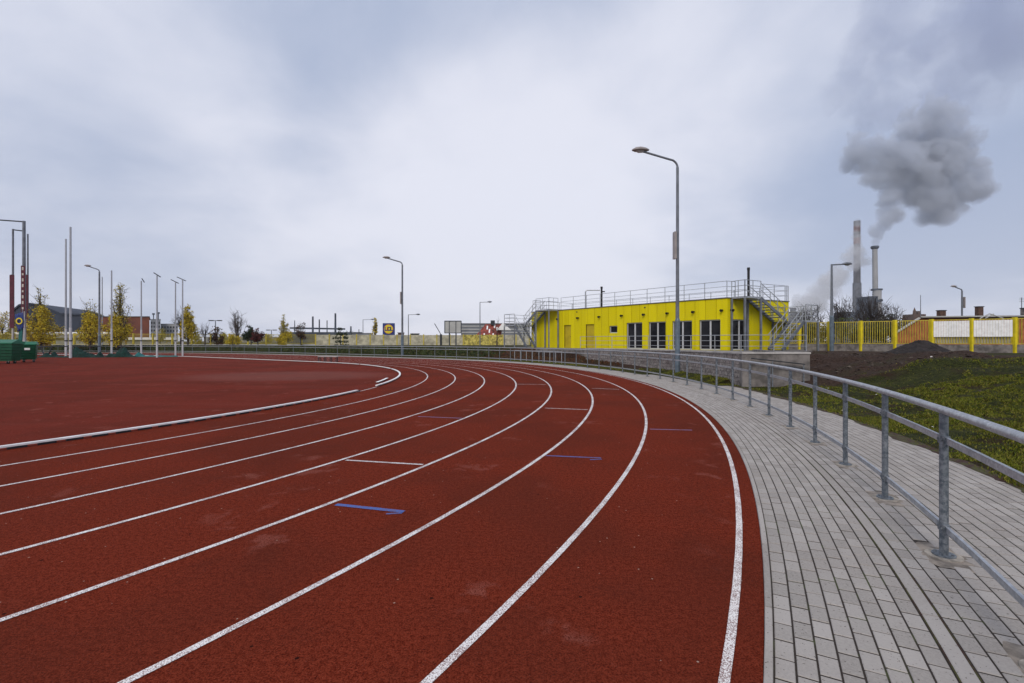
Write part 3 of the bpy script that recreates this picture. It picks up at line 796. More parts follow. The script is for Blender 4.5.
# roof pipes
for u, vt, nm, lb in ((601.6, 287, 0, 'black vent pipe on the roof beside the grey pipe frame, left half of the building'), (748.5, 268, 1, 'tall black flue pipe on the roof behind the right stair landing')):
    Y = 41.0 if nm == 0 else 33.8
    p = at(u, vt, Y); r = thing('roof_pipe', lb, 'pipe', (p.x, p.y, ZRR))
    mb = MB(); mb.tube([(p.x, p.y, ZRR), (p.x, p.y, p.z)], 0.085, 10); st = mb.build('flue', 'black_pipe', r)
    mb = MB(); mb.tube([(p.x, p.y, p.z-0.16), (p.x, p.y, p.z+0.03)], 0.10, 10); mb.build('cowl', 'black_pipe', r)
    if nm == 0:
        mb = MB(); mb.tube([(p.x, p.y, p.z-0.4), (p.x+.28, p.y, p.z-0.4)], 0.05, 8); mb.build('side_outlet', 'black_pipe', r)
a = at(585.5, 290.3, 41.5); b = at(600.0, 290.3, 41.2)
r = thing('pipe_frame', 'grey steel pipe frame on the roof left of the black vent pipe', 'pipe frame', (a.x, a.y, ZRR))
mb = MB(); mb.tube([(a.x, a.y, ZRR), (a.x, a.y, a.z-0.12), (a.x+0.12, a.y, a.z)], 0.055, 8); mb.build('upright', 'galvanised', r)
mb = MB(); mb.tube([(a.x+0.12, a.y, a.z), (b.x, b.y, b.z)], 0.045, 8); mb.build('crossbar', 'galvanised', r)
# terrace railing
T0 = K0+FA*12.3+FN*1.1; T1 = K0+FN*1.1+Vector((0.9, -1.1, 0)); T2 = Vector((18.55, 29.9, 0))
railing('terrace_railing', 'grey steel railing along the terrace in front of the glazed doors', [T0+up*1.0, T1+up*1.0, T2+up*1.0], 1.0, (0.3, 0.65, 1.0), 1.75, r=0.024)

# ------------------------------------------------------------------ steel stairs
def flight(root, a, b, wid, n, rail_both=True):
    """a top, b bottom (centre lines), wid = horizontal vector across"""
    a = Vector(a); b = Vector(b); w = Vector(wid)
    for sgn in (-1, 1):
        mb = MB(); mb.bar(a+w*0.5*sgn, b+w*0.5*sgn, 0.06, 0.22); mb.build('stringer', 'lamp_metal', root)
    for i in range(n):
        t = (i+0.5)/n; p = a+(b-a)*t; run = (b-a); run.z = 0; rl = run.length/n; rd = run.normalized()
        mb = MB(); mb.box(p, (rl*1.02, w.length-0.08, 0.04), rd, w.normalized()); mb.build('tread', 'galvanised', root)
    for sgn in (-1, 1):
        o = w*0.5*sgn
        for h in (0.55, 1.0):
            mb = MB(); mb.tube([a+o+up*h, b+o+up*h], 0.022, 6); mb.build('handrail', 'galvanised', root)
        for i in range(4):
            t = (i+0.3)/3.6; p = a+(b-a)*t+o; mb = MB(); mb.bar(p, p+up*1.0, 0.04, 0.04); mb.build('baluster', 'galvanised', root)
def landing(root, c, ax, l, w, z, posts=True, zg=1.0, sides=(1, 1, 1)):
    ax = Vector(ax); ay = Vector((-ax.y, ax.x, 0)); c = Vector((c[0], c[1], z))
    mb = MB(); mb.box(c, (l, w, 0.12), ax, ay); mb.build('landing', 'galvanised', root)
    cor = [c+ax*l/2*i+ay*w/2*j for i, j in ((-1, -1), (1, -1), (1, 1), (-1, 1))]
    for k, on in enumerate(sides):
        if not on: continue
        a, b = cor[k], cor[(k+1) % 4]
        for h in (0.4, 0.75, 1.1):
            mb = MB(); mb.tube([a+up*h, b+up*h], 0.022, 6); mb.build('handrail', 'galvanised', root)
        n_ = max(2, round((b-a).length/1.0))
        for i in range(n_+1):
            p = a+(b-a)*i/n_; mb = MB(); mb.bar(p, p+up*1.1, 0.04, 0.04); mb.build('baluster', 'galvanised', root)
    if posts:
        for q in cor:
            mb = MB(); mb.bar(Vector((q.x, q.y, zg)), q-up*0.06, 0.12, 0.12); mb.build('support_post', 'lamp_metal', root)
ZM = 2.73
st = thing('steel_staircase', 'galvanised staircase rising to the roof at the right end of the yellow building', 'staircase', K0+EE*5+EN*1+up*1.0, 'outdoor roof stairs')
pw = lambda w, o, z: K0+EE*w+EN*o+up*z
ZM = 2.95
landing(st, pw(1.1, 0.58, 0), EE, 1.6, 0.98, ZR+0.02, True, 1.0, (1, 0, 0, 1))
landing(st, pw(5.35, 1.2, 0), EE, 1.4, 2.3, ZM, True, 0.95, (1, 1, 1))
flight(st, pw(1.9, 0.58, ZR), pw(4.65, 0.58, ZM+0.05), EN*0.95, 9)
flight(st, pw(4.65, 1.8, ZM), pw(2.3, 1.8, 1.05), EN*0.95, 10)
ZM = 3.12
st = thing('steel_staircase', 'galvanised staircase rising to the roof at the far left end of the yellow building', 'staircase', K0+FA*20+FN*1+up*1.0, 'outdoor roof stairs')
ps = lambda s, o, z: K0+FA*s+FN*o+up*z
landing(st, ps(16.95, 0.72, 0), FA, 1.8, 1.15, ZR+0.02, True, 1.0, (0, 0, 1, 1))
landing(st, ps(20.3, 1.3, 0), FA, 1.6, 2.5, ZM, True, 0.9, (1, 1, 1))
flight(st, ps(17.8, 0.72, ZR), ps(19.5, 0.72, ZM+0.05), FN*1.05, 9)
flight(st, ps(19.5, 2.0, ZM), ps(17.7, 2.0, 1.05), FN*1.05, 11)
# small grey parapet and picket handrail on the bank
pa = gnd(540, 351.8, 0.85); pb = gnd(574, 352.6, 0.85)
pa = Vector((*path(D(37), 14.0), 0)); pb = Vector((*path(D(29.0), 13.9), 0))
r = thing('bank_parapet', 'pale grey low parapet beam on the bank left of the stone wall', 'parapet', (pa+pb)/2)
mb = MB(); mb.bar(pa+up*0.88, pb+up*0.88, 0.2, 0.34); mb.build('beam', 'cast_concrete', r)
mb = MB(); mb.bar(pa+up*0.42, pb+up*0.42, 0.1, 0.56); mb.build('footing_wall', 'ground_mix', r)
r = railing('picket_handrail', 'low steel picket handrail at the foot of the bank parapet', [Vector((*path(D(38.5), 12.4), 0.02)), Vector((*path(D(33), 12.3), 0.02)), Vector((*path(D(28), 12.25), 0.02))], 0.02, (0.12, 0.85), 0.75, r=0.02)

# ------------------------------------------------------------------ street lamps
def lamp(u, vb, vt, arm_px, Y, zg, kind, label, sleeve=0.0, r0=0.09, panel=None, group='tall lamps with arms', armrise=0.0, name='street_lamp'):
    px = Y/F; base = Vector(((u-512)*px, Y, zg)); top = HC-(vt-YH)*px; H = top-zg
    root = thing(name, label, 'street lamp', base, group)
    aw = arm_px*px; sg = 1 if aw > 0 else -1; L = abs(aw)
    mb = MB()
    if kind == 'curved':
        rb = 0.30*H/8.0; rb = min(rb, L*0.55)
        pts = [base+up*(sleeve if sleeve else 0), base+up*(H-rb-0.12)]
        for k in range(1, 9):
            a = k/8*pi/2*0.92; pts.append(base+Vector((sg*rb*(1-math.cos(a)), 0, H-rb-0.12+rb*math.sin(a))))
        pts.append(base+Vector((sg*L, 0, H+0.16*L)))
        n_ = len(pts); rs = [r0, r0*0.75]+[r0*0.55]*(n_-2)
        mb.tube(pts, rs, 10)
    else:
        mb.tube([base+up*sleeve, base+up*H], [r0, r0*0.6], 10); mb.tube([base+up*(H-0.05), base+Vector((sg*L, 0, H+armrise))], r0*0.45, 8)
    mb.build('pole', 'lamp_metal', root, smooth=False)
    if sleeve:
        m2 = MB(); m2.tube([base, base+up*sleeve, base+up*(sleeve+0.10)], [r0*1.35, r0*1.35, r0], 12); m2.build('sleeve', 'lamp_sleeve', root)
    hc = base+Vector((sg*(L+0.10), 0, H+(0.16*L+0.05 if kind == 'curved' else armrise)))
    def head(mb, zs, k):
        vs = []; n_ = 12; rings = [(-0.40, 0.06), (-0.24, 0.15), (0, 0.20), (0.22, 0.17), (0.38, 0.06)]
        for (dx, rr_) in rings:
            for i in range(n_):
                a = 2*pi*i/n_; zz = math.sin(a)*rr_*(zs if math.sin(a) > 0 else k); vs.append(hc+Vector((sg*dx, math.cos(a)*rr_, zz)))
        mb.add(vs, [(i*n_+j, i*n_+(j+1) % n_, (i+1)*n_+(j+1) % n_, (i+1)*n_+j) for i in range(len(rings)-1) for j in range(n_)]+[tuple(range(n_))[::-1], tuple((len(rings)-1)*n_+j for j in range(n_))])
    m3 = MB(); head(m3, 0.8, 0.25); hd = m3.build('lamp_head', 'lamp_shell' if kind == 'curved' else 'lamp_metal', root, smooth=True)
    m4 = MB(); vs = []
    for (dx, rr_) in ((-0.22, 0.02), (-0.1, 0.09), (0.1, 0.10), (0.24, 0.02)):
        for i in range(8):
            a = pi+pi*i/7; vs.append(hc+Vector((sg*dx, math.cos(a)*rr_, math.sin(a)*rr_*1.0-0.02)))
    m4.add(vs, [(i*8+j, i*8+j+1, (i+1)*8+j+1, (i+1)*8+j) for i in range(3) for j in range(7)]); m4.build('lens', 'lamp_lens', hd)
    if panel:
        v0, v1, off = panel; z0, z1 = HC-(v1-YH)*px, HC-(v0-YH)*px
        m5 = MB(); m5.box(Vector((base.x+off, base.y, (z0+z1)/2)), (0.10, 0.28, z1-z0)); m5.bar(Vector((base.x+off*0.2, base.y, z1-0.2)), Vector((base.x+off, base.y, z1-0.2)), 0.05, 0.05)
        m5.build('loudspeaker', 'lamp_shell', root)
    return root
lamp(677.5, 376, 157, -35, 22.0, 0.12, 'curved', 'tallest curved lamp post rising in front of the yellow building behind the railing', 2.45, 0.085, (232, 259, -0.13))
lamp(402.3, 356, 260.5, -15, 49.5, 0.15, 'curved', 'curved lamp post at the far side of the bend left of the blue sign', 2.0, 0.11, (292, 304, -0.16))
lamp(99.4, 352, 268, -11, 57, 0.3, 'curved', 'curved lamp post beside the yellow trees near the left edge', 2.0, 0.11)
lamp(831.7, 351, 264.2, 14, 36.2, 0.86, 'straight', 'straight armed lamp post in front of the yellow fence, right of the stairs', 2.6, 0.11)
lamp(962, 345, 288, -7.5, 60, 0.8, 'curved', 'lamp post with a short curved arm behind the white fence boards', 0, 0.12, (297, 308, 0.28))
lamp(480.0, 347, 302, 9, 75, 0.8, 'straight', 'straight armed lamp post right of the billboard')
lamp(408.4, 346, 314.5, 9, 80, 0.8, 'straight', 'small straight armed lamp just right of the far curved lamp post')
lamp(363.0, 346, 319.5, 9, 95, 0.8, 'straight', 'small straight armed lamp left of the blue sign')
def tlamp(u, vt, Y, half, label):
    px = Y/F; base = Vector(((u-512)*px, Y, 0.8)); top = HC-(vt-YH)*px
    root = thing('twin_lamp', label, 'street lamp', base, 'twin headed lamps beyond the fence')
    mb = MB(); mb.tube([base, (base.x, Y, top)], [0.14, 0.09], 8); mb.tube([(base.x-half, Y, top), (base.x+half, Y, top)], 0.07, 6); mb.build('pole', 'lamp_metal', root)
    for sg in (-1, 1):
        mb = MB(); mb.box((base.x+sg*half, Y, top-0.02), (1.0, 0.4, 0.22)); mb.build('lamp_head', 'dark_metal', root)
tlamp(215.5, 320.5, 110, 0.95, 'twin headed lamp above the small brownish tree')
tlamp(271.5, 330, 130, 0.9, 'smaller twin headed lamp right of the dark red leaved tree')

# ------------------------------------------------------------------ yellow slat fence on the right
fr = thing('slat_fence', 'yellow steel slat fence on a concrete plinth beyond the soil', 'fence', (26, 36, 0.85))
fd = Vector((32.3-24.7, 30.5-37.0, 0)); step = fd.length/5; fd.normalize(); fn_ = Vector((-fd.y, fd.x, 0))
FP = [Vector((24.7, 37.0, 0.85))+fd*step*k for k in range(-6, 9)]
ZT = 0.85+2.3
for k, p in enumerate(FP):
    mb = MB(); mb.bar(p-up*0.1, p+up*2.3, 0.16, 0.22); mb.build('fence_post', 'yellow_metal', fr)
for k in range(len(FP)-1):
    a, b = FP[k]+fd*0.10, FP[k+1]-fd*0.10; L = (b-a).length
    mb = MB(); mb.bar(a+up*0.18+fn_*0.0, b+up*0.18, 0.14, 0.72-0.0); mb.build('plinth', 'cast_concrete', fr)
    mb = MB(); mb.bar(a+up*0.60, b+up*0.60, 0.05, 0.05); mb.bar(a+up*2.22, b+up*2.22, 0.05, 0.05)
    n_ = 13
    for i in range(n_):
        q = a+(b-a)*(i+0.5)/n_-fn_*0.035; mb.bar(q+up*0.62, q+up*2.2, 0.022, 0.048)
    mb.build('slat_panel', 'yellow_slat', fr)
    if k in (9, 10):
        mb = MB()
        for i in range(14):
            q = a+(b-a)*(i+0.5)/14-fn_*(0.085+0.012*(i % 2)); mb.box(q+up*1.60, (L/14*0.93, 0.02, 1.08), fd, fn_)
        mb.build('white_board', 'white_plastic', fr, label='white board closing the fence bay')
        mb = MB(); mb.bar(a+up*0.86+fn_*0.12, b+up*0.86+fn_*0.12, 0.03, 0.5); mb.build('lower_board', 'panel_cream', fr)
# dark soil heap
hp = MB(); cc = at(921, 352, 27.5); cc.z = 0.84; NRING = 34; M = 90; vs = []
for i in range(NRING+1):
    t = i/NRING
    for j in range(M):
        a = 2*pi*j/M; rx = 2.15*(1+0.10*math.sin(a*2+1)+0.06*math.sin(5*a)); ry = 1.8
        x = cc.x+rx*t*math.cos(a); y = cc.y+ry*t*math.sin(a)
        prof = (1-t)**1.15*(1.02) if t > 0.12 else 1.02*(0.88**1.15)+0.01
        z = cc.z-0.05+prof*0.98+0.14*nz(x, y, 1.5, 2)*(1-t)+0.07*nz(x, y, 5, 3)*(1-t*0.5)+0.04*nz(x, y, 13, 3)*(1-t*0.5)
        vs.append((x, y, z))
hp.add(vs, [(i*M+j, i*M+(j+1) % M, (i+1)*M+(j+1) % M, (i+1)*M+j) for i in range(NRING) for j in range(M)])
tag(hp.build('soil_heap', 'compost', loc=cc, smooth=True), 'heap of dark crumbly soil piled against the yellow fence', 'soil heap')

# ------------------------------------------------------------------ far fence on the left
lf = thing('panel_fence', 'long far fence of cream and yellow panels with yellow posts', 'fence', (-40, 85, 0.8))
lp = []
u = -6.0
FPT = [(-8, 76), (180, 80), (300, 88), (430, 92), (532, 92)]
def Yf(u):
    for (a, ya), (b, yb) in zip(FPT[:-1], FPT[1:]):
        if u <= b: return ya+(yb-ya)*(u-a)/(b-a)
    return FPT[-1][1]
us = []
while u < 533: us.append(u); u += 2.75*F/Yf(u)*(1.18 if u < 290 else 0.93)
pp = [Vector(((u-512)*Yf(u)/F, Yf(u), 0.75)) for u in us]
for i, p in enumerate(pp):
    mb = MB(); mb.bar(p, p+up*2.2, 0.2, 0.16 if us[i] > 290 else 0.20); mb.build('fence_post', 'yellow_slat', lf)
for i in range(len(pp)-1):
    a, b = pp[i], pp[i+1]; dd = (b-a).normalized(); a = a+dd*0.12; b = b-dd*0.12
    mb = MB()
    if us[i] > 305:
        yel = 462 < us[i] < 497
        mb.bar(a+up*1.05, b+up*1.05, 0.10, 2.0 if not yel else 2.1); mb.build('panel', 'panel_yellow' if yel else 'panel_cream', lf)
    else:
        for h in (0.35, 2.05): mb.bar(a+up*h, b+up*h, 0.06, 0.07)
        n_ = 16
        for k in range(n_):
            q = a+(b-a)*(k+0.5)/n_; mb.bar(q+up*0.38, q+up*2.02, 0.03, 0.035)
        mb.build('mesh_panel', 'yellow_slat', lf)
        mb = MB(); mb.bar(a+up*0.12, b+up*0.12, 0.12, 0.42); mb.build('plinth', 'pale_wall', lf)

# ------------------------------------------------------------------ trees
def leaves(mb_pts, n, size, seed, squash=1.0):
    rg = np.random.default_rng(seed); VV = []
    m = len(mb_pts)
    for k in range(n):
        c, r = mb_pts[rg.integers(m)]
        d_ = rg.normal(0, 1, 3); d_ /= np.linalg.norm(d_); p = Vector(c)+Vector(d_)*r*rg.random()**0.5
        a = Vector(rg.normal(0, 1, 3)).normalized(); b = a.orthogonal().normalized(); q = size*rg.uniform(0.5, 1.4)
        VV += [tuple(p-a*q), tuple(p-b*q*.55), tuple(p+a*q), tuple(p+b*q*.55)]
    return np.array(VV)
def tree(u, vt, vb, wpx, Y, shape, leafmat, label, nleaf=1500, seed=0, name=None, cat='tree', bark='bark', zg=0.8, group=None, leaf=0.13, twigs=26):
    if leafmat == 'leaf_yellow' and leaf == 0.13: leaf = 0.095; nleaf = int(nleaf*1.7)
    if leafmat == 'leaf_olive' and leaf == 0.13: leaf = 0.10; nleaf = int(nleaf*1.8)
    rg = random.Random(seed*13+5); px = Y/F
    base = Vector(((u-512)*px, Y, zg)); H = HC-(vt-YH)*px-zg; W = wpx*px/2
    root = thing(name or ('bare_tree' if nleaf == 0 else 'tree'), label, cat, base, group)
    tr = MB(); tr.tube([base-up*0.2, base+up*H*0.25, base+up*H*0.55+Vector((rg.uniform(-.1, .1)*W, 0, 0))], [0.022*H+0.03, 0.016*H+0.02, 0.008*H+0.015], 8)
    tr.build('trunk', bark, root)
    br = MB(); tips = []
    for k in range(twigs):
        h0 = H*rg.uniform(0.10 if shape != 'round' else 0.25, 0.55)
        a = rg.uniform(0, 2*pi)
        if shape == 'vase': t_top = rg.uniform(0.6, 1.0); rad = W*rg.uniform(0.2, 1.0)*(1.05-abs(t_top-0.75)); zt = H*t_top*(1-0.25*rad/W)
        elif shape == 'egg': t_top = rg.uniform(0.14, 1.0); rad = W*math.sqrt(max(0.03, 1-((t_top-0.38)/0.64)**2))*rg.uniform(0.3, 1); zt = H*t_top; h0 = min(h0, zt*0.6)
        elif shape == 'cone': t_top = rg.uniform(0.15, 1.0); rad = W*(1-t_top)**0.8*rg.uniform(0.5, 1); zt = H*t_top; h0 = min(h0, zt*0.8)
        elif shape == 'column': t_top = rg.uniform(0.2, 1.0); rad = W*rg.uniform(0.3, 1)*(1-t_top**3); zt = H*t_top; h0 = min(h0, zt*0.7)
        else: t_top = rg.uniform(0.35, 1.0); rad = W*math.sqrt(max(0.02, 1-((t_top-0.62)/0.42)**2))*rg.uniform(0.4, 1); zt = H*t_top; h0 = min(h0, zt*0.8)
        p0 = base+up*h0; p2 = base+Vector((math.cos(a)*rad, math.sin(a)*rad, zt))
        p1 = (p0+p2)/2+Vector((math.cos(a)*rad*0.15, math.sin(a)*rad*0.15, -0.03*H))
        th = 0.006*H+0.01; br.tube([p0, p1, p2], [th, th*0.6, th*0.25], 5, False); tips.append((p2, p1, rad))
        for j in range(3 if nleaf else 9):
            t = rg.uniform(0.3, 1.0); q0 = p1+(p2-p1)*max(0, t*2-1) if t > .5 else p0+(p1-p0)*t*2
            q1 = q0+Vector((rg.uniform(-1, 1), rg.uniform(-1, 1), rg.uniform(0.2, 1.5)))*(0.11*H)
            br.tube([q0, (q0+q1)/2+Vector((rg.uniform(-.03, .03)*H, 0, 0)), q1], [th*0.4, th*0.3, th*0.12], 4, False)
            if not nleaf and j < 5:
                q2 = q1+Vector((rg.uniform(-1, 1), rg.uniform(-1, 1), rg.uniform(0.0, 1.2)))*(0.06*H); br.tube([(q0+q1)/2, q2], [th*0.25, th*0.1], 3, False)
    br.build('branches', bark, root)
    if nleaf:
        cl = []
        for (p2, p1, rad) in tips:
            cl.append((p2, W*0.30)); cl.append(((p1+p2)/2, W*0.34))
            if rg.random() < 0.5: cl.append((p1, W*0.36))
        VV = leaves([(c, r) for c, r in cl], nleaf, leaf, seed)-np.array(base)
        o = fast_mesh('crown', VV, np.arange(len(VV)).reshape(-1, 4), leafmat, 4); o.parent = root
    return root
tree(3, 313, 346, 22, 84, 'egg', 'leaf_yellow', 'yellow autumn tree cut by the left edge of the photo behind the banner posts', 1500, 1)
tree(40, 287, 352, 20, 66, 'column', 'leaf_olive', 'thin tall olive tree standing up out of the broad yellow shrub by the banner posts', 420, 2, twigs=30)
tree(41, 309, 352, 30, 65, 'egg', 'leaf_yellow', 'broad bright yellow tree right of the banner posts, in front of the navy hall', 3600, 3, twigs=40)
tree(91, 294, 351, 18, 70, 'vase', 'leaf_olive', 'half bare tree behind the curved lamp post near the left edge', 260, 4)
tree(90, 312, 351, 24, 67, 'egg', 'leaf_yellow', 'round yellow tree at the foot of the curved lamp post near the left edge', 2600, 5, twigs=36)
tree(120, 285, 350, 24, 70, 'column', 'leaf_olive', 'tall sparse pale olive tree left of the brown clad block', 800, 6, twigs=40)
tree(117, 314, 350, 26, 68, 'egg', 'leaf_yellow', 'squat yellow tree below the tall sparse olive tree', 2400, 7, twigs=30)
tree(188, 306, 348, 17, 74, 'column', 'leaf_yellow', 'columnar yellow green tree right of the four slim net posts', 2600, 8, twigs=50, name='columnar_tree')
tree(181, 303, 348, 13, 78, 'vase', None, 'leafless tree tangled between the two rightmost slim net posts', 0, 9, twigs=16)
tree(205, 318, 347, 15, 78, 'vase', None, 'small leafless tree just right of the columnar yellow tree', 0, 10, twigs=12)
tree(217, 327, 347, 15, 80, 'egg', 'leaf_rust', 'small brownish tree under the twin headed lamp', 700, 11)
tree(238, 308, 346, 20, 80, 'vase', None, 'large leafless tree left of the dark red leaved tree', 0, 12, twigs=30)
tree(234, 334, 346, 16, 78, 'egg', 'leaf_yellow', 'low yellow bush at the foot of the large leafless tree', 900, 13, name='bush', cat='bush')
tree(251, 327, 347, 15, 76, 'round', 'leaf_dark', 'dark green leaved tree touching the dark red one', 1500, 14)
tree(258, 329, 347, 12, 75.5, 'round', 'leaf_red', 'dark red leaved tree right of the large leafless tree', 900, 15)
tree(284, 315, 346, 12, 84, 'column', 'leaf_olive', 'slim olive columnar tree left of the factory stacks', 700, 16, twigs=30, name='columnar_tree')
tree(285, 332, 346, 18, 83, 'egg', 'leaf_yellow', 'low yellow bush at the foot of the slim olive tree', 1400, 17, name='bush', cat='bush')
tree(301, 323, 346, 13, 88, 'round', 'leaf_rust', 'small brown tree just left of the first cream fence panel', 500, 18)
for (u_, vt_, w_, lb_, sd_) in ((160, 329, 14, 'low olive shrub behind the second slim post with arm', 50), (223, 333, 12, 'low grey green shrub right of the small brownish tree', 51), (268, 335, 16, 'low grey shrub under the smaller twin headed lamp', 52), (198, 334, 9, 'tiny shrub between the columnar tree and the small leafless tree', 53)):
    tree(u_, vt_, 346, w_, 92, 'egg', 'leaf_olive', lb_, 500, sd_, name='bush', cat='bush')
tree(375, 316, 340, 7, 100, 'column', 'leaf_yellow', 'slender yellow tree left of the blue sign', 500, 19, name='columnar_tree', leaf=.16)
tree(344, 333, 346, 30, 100, 'round', 'far_green', 'distant green grey thicket behind the layered pine', 600, 33, name='bush', cat='bush')
# layered dark pine in front of the cream fence
px = 62/F; b0 = Vector(((340.5-512)*px, 62, 0.8)); root = thing('pine_tree', 'small dark pine with separated foliage layers before the cream fence', 'tree', b0)
mb = MB(); mb.tube([b0-up*0.2, b0+up*2.6], [0.07, 0.02], 6); mb.build('trunk', 'bark_dark', root)
cl = []
for (dz, w) in ((0.25, 1.0), (0.75, 0.9), (1.25, 1.05), (1.75, 0.75), (2.45, 0.28)):
    for k in range(9 if w > .5 else 3): cl.append((b0+Vector((R_.uniform(-w, w), R_.uniform(-w, w)*0.7, dz+R_.uniform(-.06, .06))), 0.20))
VV = leaves(cl, 1500, 0.07, 20)-np.array(b0); o = fast_mesh('crown', VV, np.arange(len(VV)).reshape(-1, 4), 'leaf_dark', 4); o.parent = root
# leafless trees behind the right fence
for i, (u, vt, w, Y, sd, lb) in enumerate(((808, 300, 34, 62, 21, 'leafless tree just behind the right stair landing'), (842, 294, 44, 58, 22, 'broad leafless tree behind the straight armed lamp post'),
        (872, 291, 46, 60, 23, 'leafless tree in front of the two power station chimneys'), (893, 303, 34, 64, 24, 'low spreading leafless tree right of the chimneys'))):
    tree(u, vt, 340, w, Y, 'vase', None, lb, 0, sd, bark='bark_dark', zg=0.8, group='leafless trees behind the yellow fence', twigs=34)
for (u, vt, w, Y, sd, lb) in ((800, 322, 30, 52, 25, 'dark shrub behind the fence left of the straight armed lamp'), (852, 320, 44, 50, 26, 'wide dark shrub behind the fence right of the straight armed lamp'), (817, 324, 26, 49, 29, 'dark shrub filling the fence bay behind the right stair foot'), (885, 322, 26, 48, 27, 'dark shrub behind the fence left of the orange gable')):
    tree(u, vt, 345, w, Y, 'round', 'leaf_hedge', lb, 2600, sd, name='bush', cat='bush', bark='bark_dark', leaf=0.10, twigs=26)
tree(497, 318, 346, 14, 76, 'vase', None, 'thin leafless sapling between billboard and white gable', 0, 28, twigs=6)

# ------------------------------------------------------------------ slim net posts, banner posts, netting, bins
def npost(u, vt, vb, arm, label, r=0.075, z0=0.0):
    Y = HC*F/(vb-YH); px = Y/F; x = (u-512)*px; zt = HC-(vt-YH)*px
    root = thing('net_post', label, 'net post', (x, Y, 0), 'slim white and grey net posts')
    mb = MB(); mb.tube([(x, Y, 2.9), (x, Y, zt)], [r, r*0.8], 10); mb.build('upper_tube', 'galvanised', root)
    mb = MB(); mb.tube([(x, Y, 0), (x, Y, 2.9)], r*1.12, 10); mb.build('lower_tube', 'frame_white', root)
    mb = MB(); mb.tube([(x, Y, 1.6), (x, Y, 1.72)], r*1.4, 10); mb.build('collar', 'rubber', root)
    if arm:
        mb = MB(); mb.bar((x+0.35, Y, zt-0.15), (x-arm*px, Y+0.3, zt+0.32), 0.07, 0.07); mb.build('arm', 'dark_metal', root)
npost(65.9, 239, 356.5, 0, 'tall slim post, left one of the close pair near the left edge', 0.09)
npost(70.5, 227, 358, 0, 'tallest slim post, right one of the close pair near the left edge', 0.10)
npost(102.2, 277, 351.5, 0, 'slim post standing right beside the curved lamp post', 0.08)
npost(111.6, 270.5, 357, 0, 'slim post without arm between the curved lamp and the brown clad block')
npost(141.3, 281, 355.5, 1.5, 'slim post with a tiny top arm in front of the brown clad block')
npost(157.0, 275.5, 357.5, 5.5, 'slim post with a slanting top arm, the nearest of the right hand four')
npost(175.5, 282, 355.5, 6.5, 'slim post with slanting arm, left one of the rightmost pair')
npost(182.6, 279.5, 355.8, 7.5, 'slim post with slanting arm, the rightmost net post')
def cpost(u, vt, vb, Y, pads, label, r, arm=None, printed=False, side=1):
    px = Y/F; x = (u-512)*px; zt = HC-(vt-YH)*px; zb = 0.8
    root = thing('banner_post', label, 'banner post', (x, Y, zb), 'tall posts with burgundy banners')
    mb = MB(); mb.tube([(x, Y, zb), (x, Y, 4.5)], r*0.95, 10); mb.build('pole_foot', 'pale_wall', root)
    mb = MB(); mb.tube([(x, Y, 4.5), (x, Y, zt)], [r*0.9, r*0.75], 10); mb.build('pole', 'lamp_metal', root)
    v0, v1, w = pads; z1, z0 = HC-(v0-YH)*px, HC-(v1-YH)*px; wm = w*px
    mb = MB(); mb.box((x+side*wm*0.5, Y-0.16, (z0+z1)/2), (wm, 0.05, z1-z0)); bn = mb.build('banner', 'burgundy', root)
    mb = MB(); mb.bar((x-r, Y-0.1, z1+0.03), (x+side*wm, Y-0.1, z1+0.03), 0.05, 0.05); mb.build('banner_bracket', 'dark_metal', root)
    if printed:
        k = MB(); nn = 11
        for i in range(nn):
            z = z0+(z1-z0)*(i+0.5)/nn; k.box((x+side*wm*0.42, Y-0.196, z), (wm*0.42, 0.014, (z1-z0)/nn*(0.55 if i % 3 else 0.35)))
        k.build('printed_blocks', 'pad_print', bn)
    if arm:
        mb = MB(); mb.bar((x, Y, zt-0.1), (x+arm[0]*px, Y, zt-0.1+arm[1]*px), 0.14, 0.14); mb.build('crossarm', 'dark_metal', root)
cpost(24.0, 221, 345, 62, (266, 328, 4.0), 'tallest thick post with a ladder patterned burgundy banner and long crossarm', 0.22, (-28, 2), True, 0.15)
cpost(27.8, 234, 345, 66, (275, 325, 3.4), 'thinner dark post close behind the tallest banner post', 0.12, None, False, -0.1)
cpost(13.0, 229, 345, 64, (275, 328, 4.6), 'banner post nearest the left edge with a plain burgundy banner', 0.14, (12, -1.5), False, 0.1)
# drooping flag
Y = 60; px = Y/F; x = (20-512)*px
root = thing('drooping_flag', 'dark blue flag with a yellow ring and teal tail beside the tallest post', 'flag', (x+0.3, Y, 0.8))
mb = MB(); mb.tube([(x+0.55, Y, 0.8), (x+0.55, Y, 5.4)], 0.04, 8); mb.build('flagpole', 'frame_white', root)
mb = MB(); vs = []
for i in range(9):
    z = 5.3-i*0.27; 
    for j in range(7): vs.append((x+0.5-j*0.17*(1-0.05*i), Y-0.1+0.09*math.sin(j*1.6+i*0.4), z-0.05*j))
mb.add(vs, [(i*7+j, i*7+j+1, (i+1)*7+j+1, (i+1)*7+j) for i in range(8) for j in range(6)]); cl = mb.build('cloth', 'navy', root, smooth=True)
sdm = cl.modifiers.new('s', 'SOLIDIFY'); sdm.thickness = 0.02
mb = MB(); m = 24; cz = 4.15; cx_ = x+0.12
for k in range(m):
    a0, a1 = 2*pi*k/m, 2*pi*(k+1)/m
    mb.extrude([(cx_+r_*math.cos(a), Y-0.24, cz+r_*math.sin(a)) for r_, a in ((0.28, a0), (0.42, a0), (0.42, a1), (0.28, a1))], (0, 0.02, 0))
mb.build('ring_emblem', 'sign_yellow', cl)
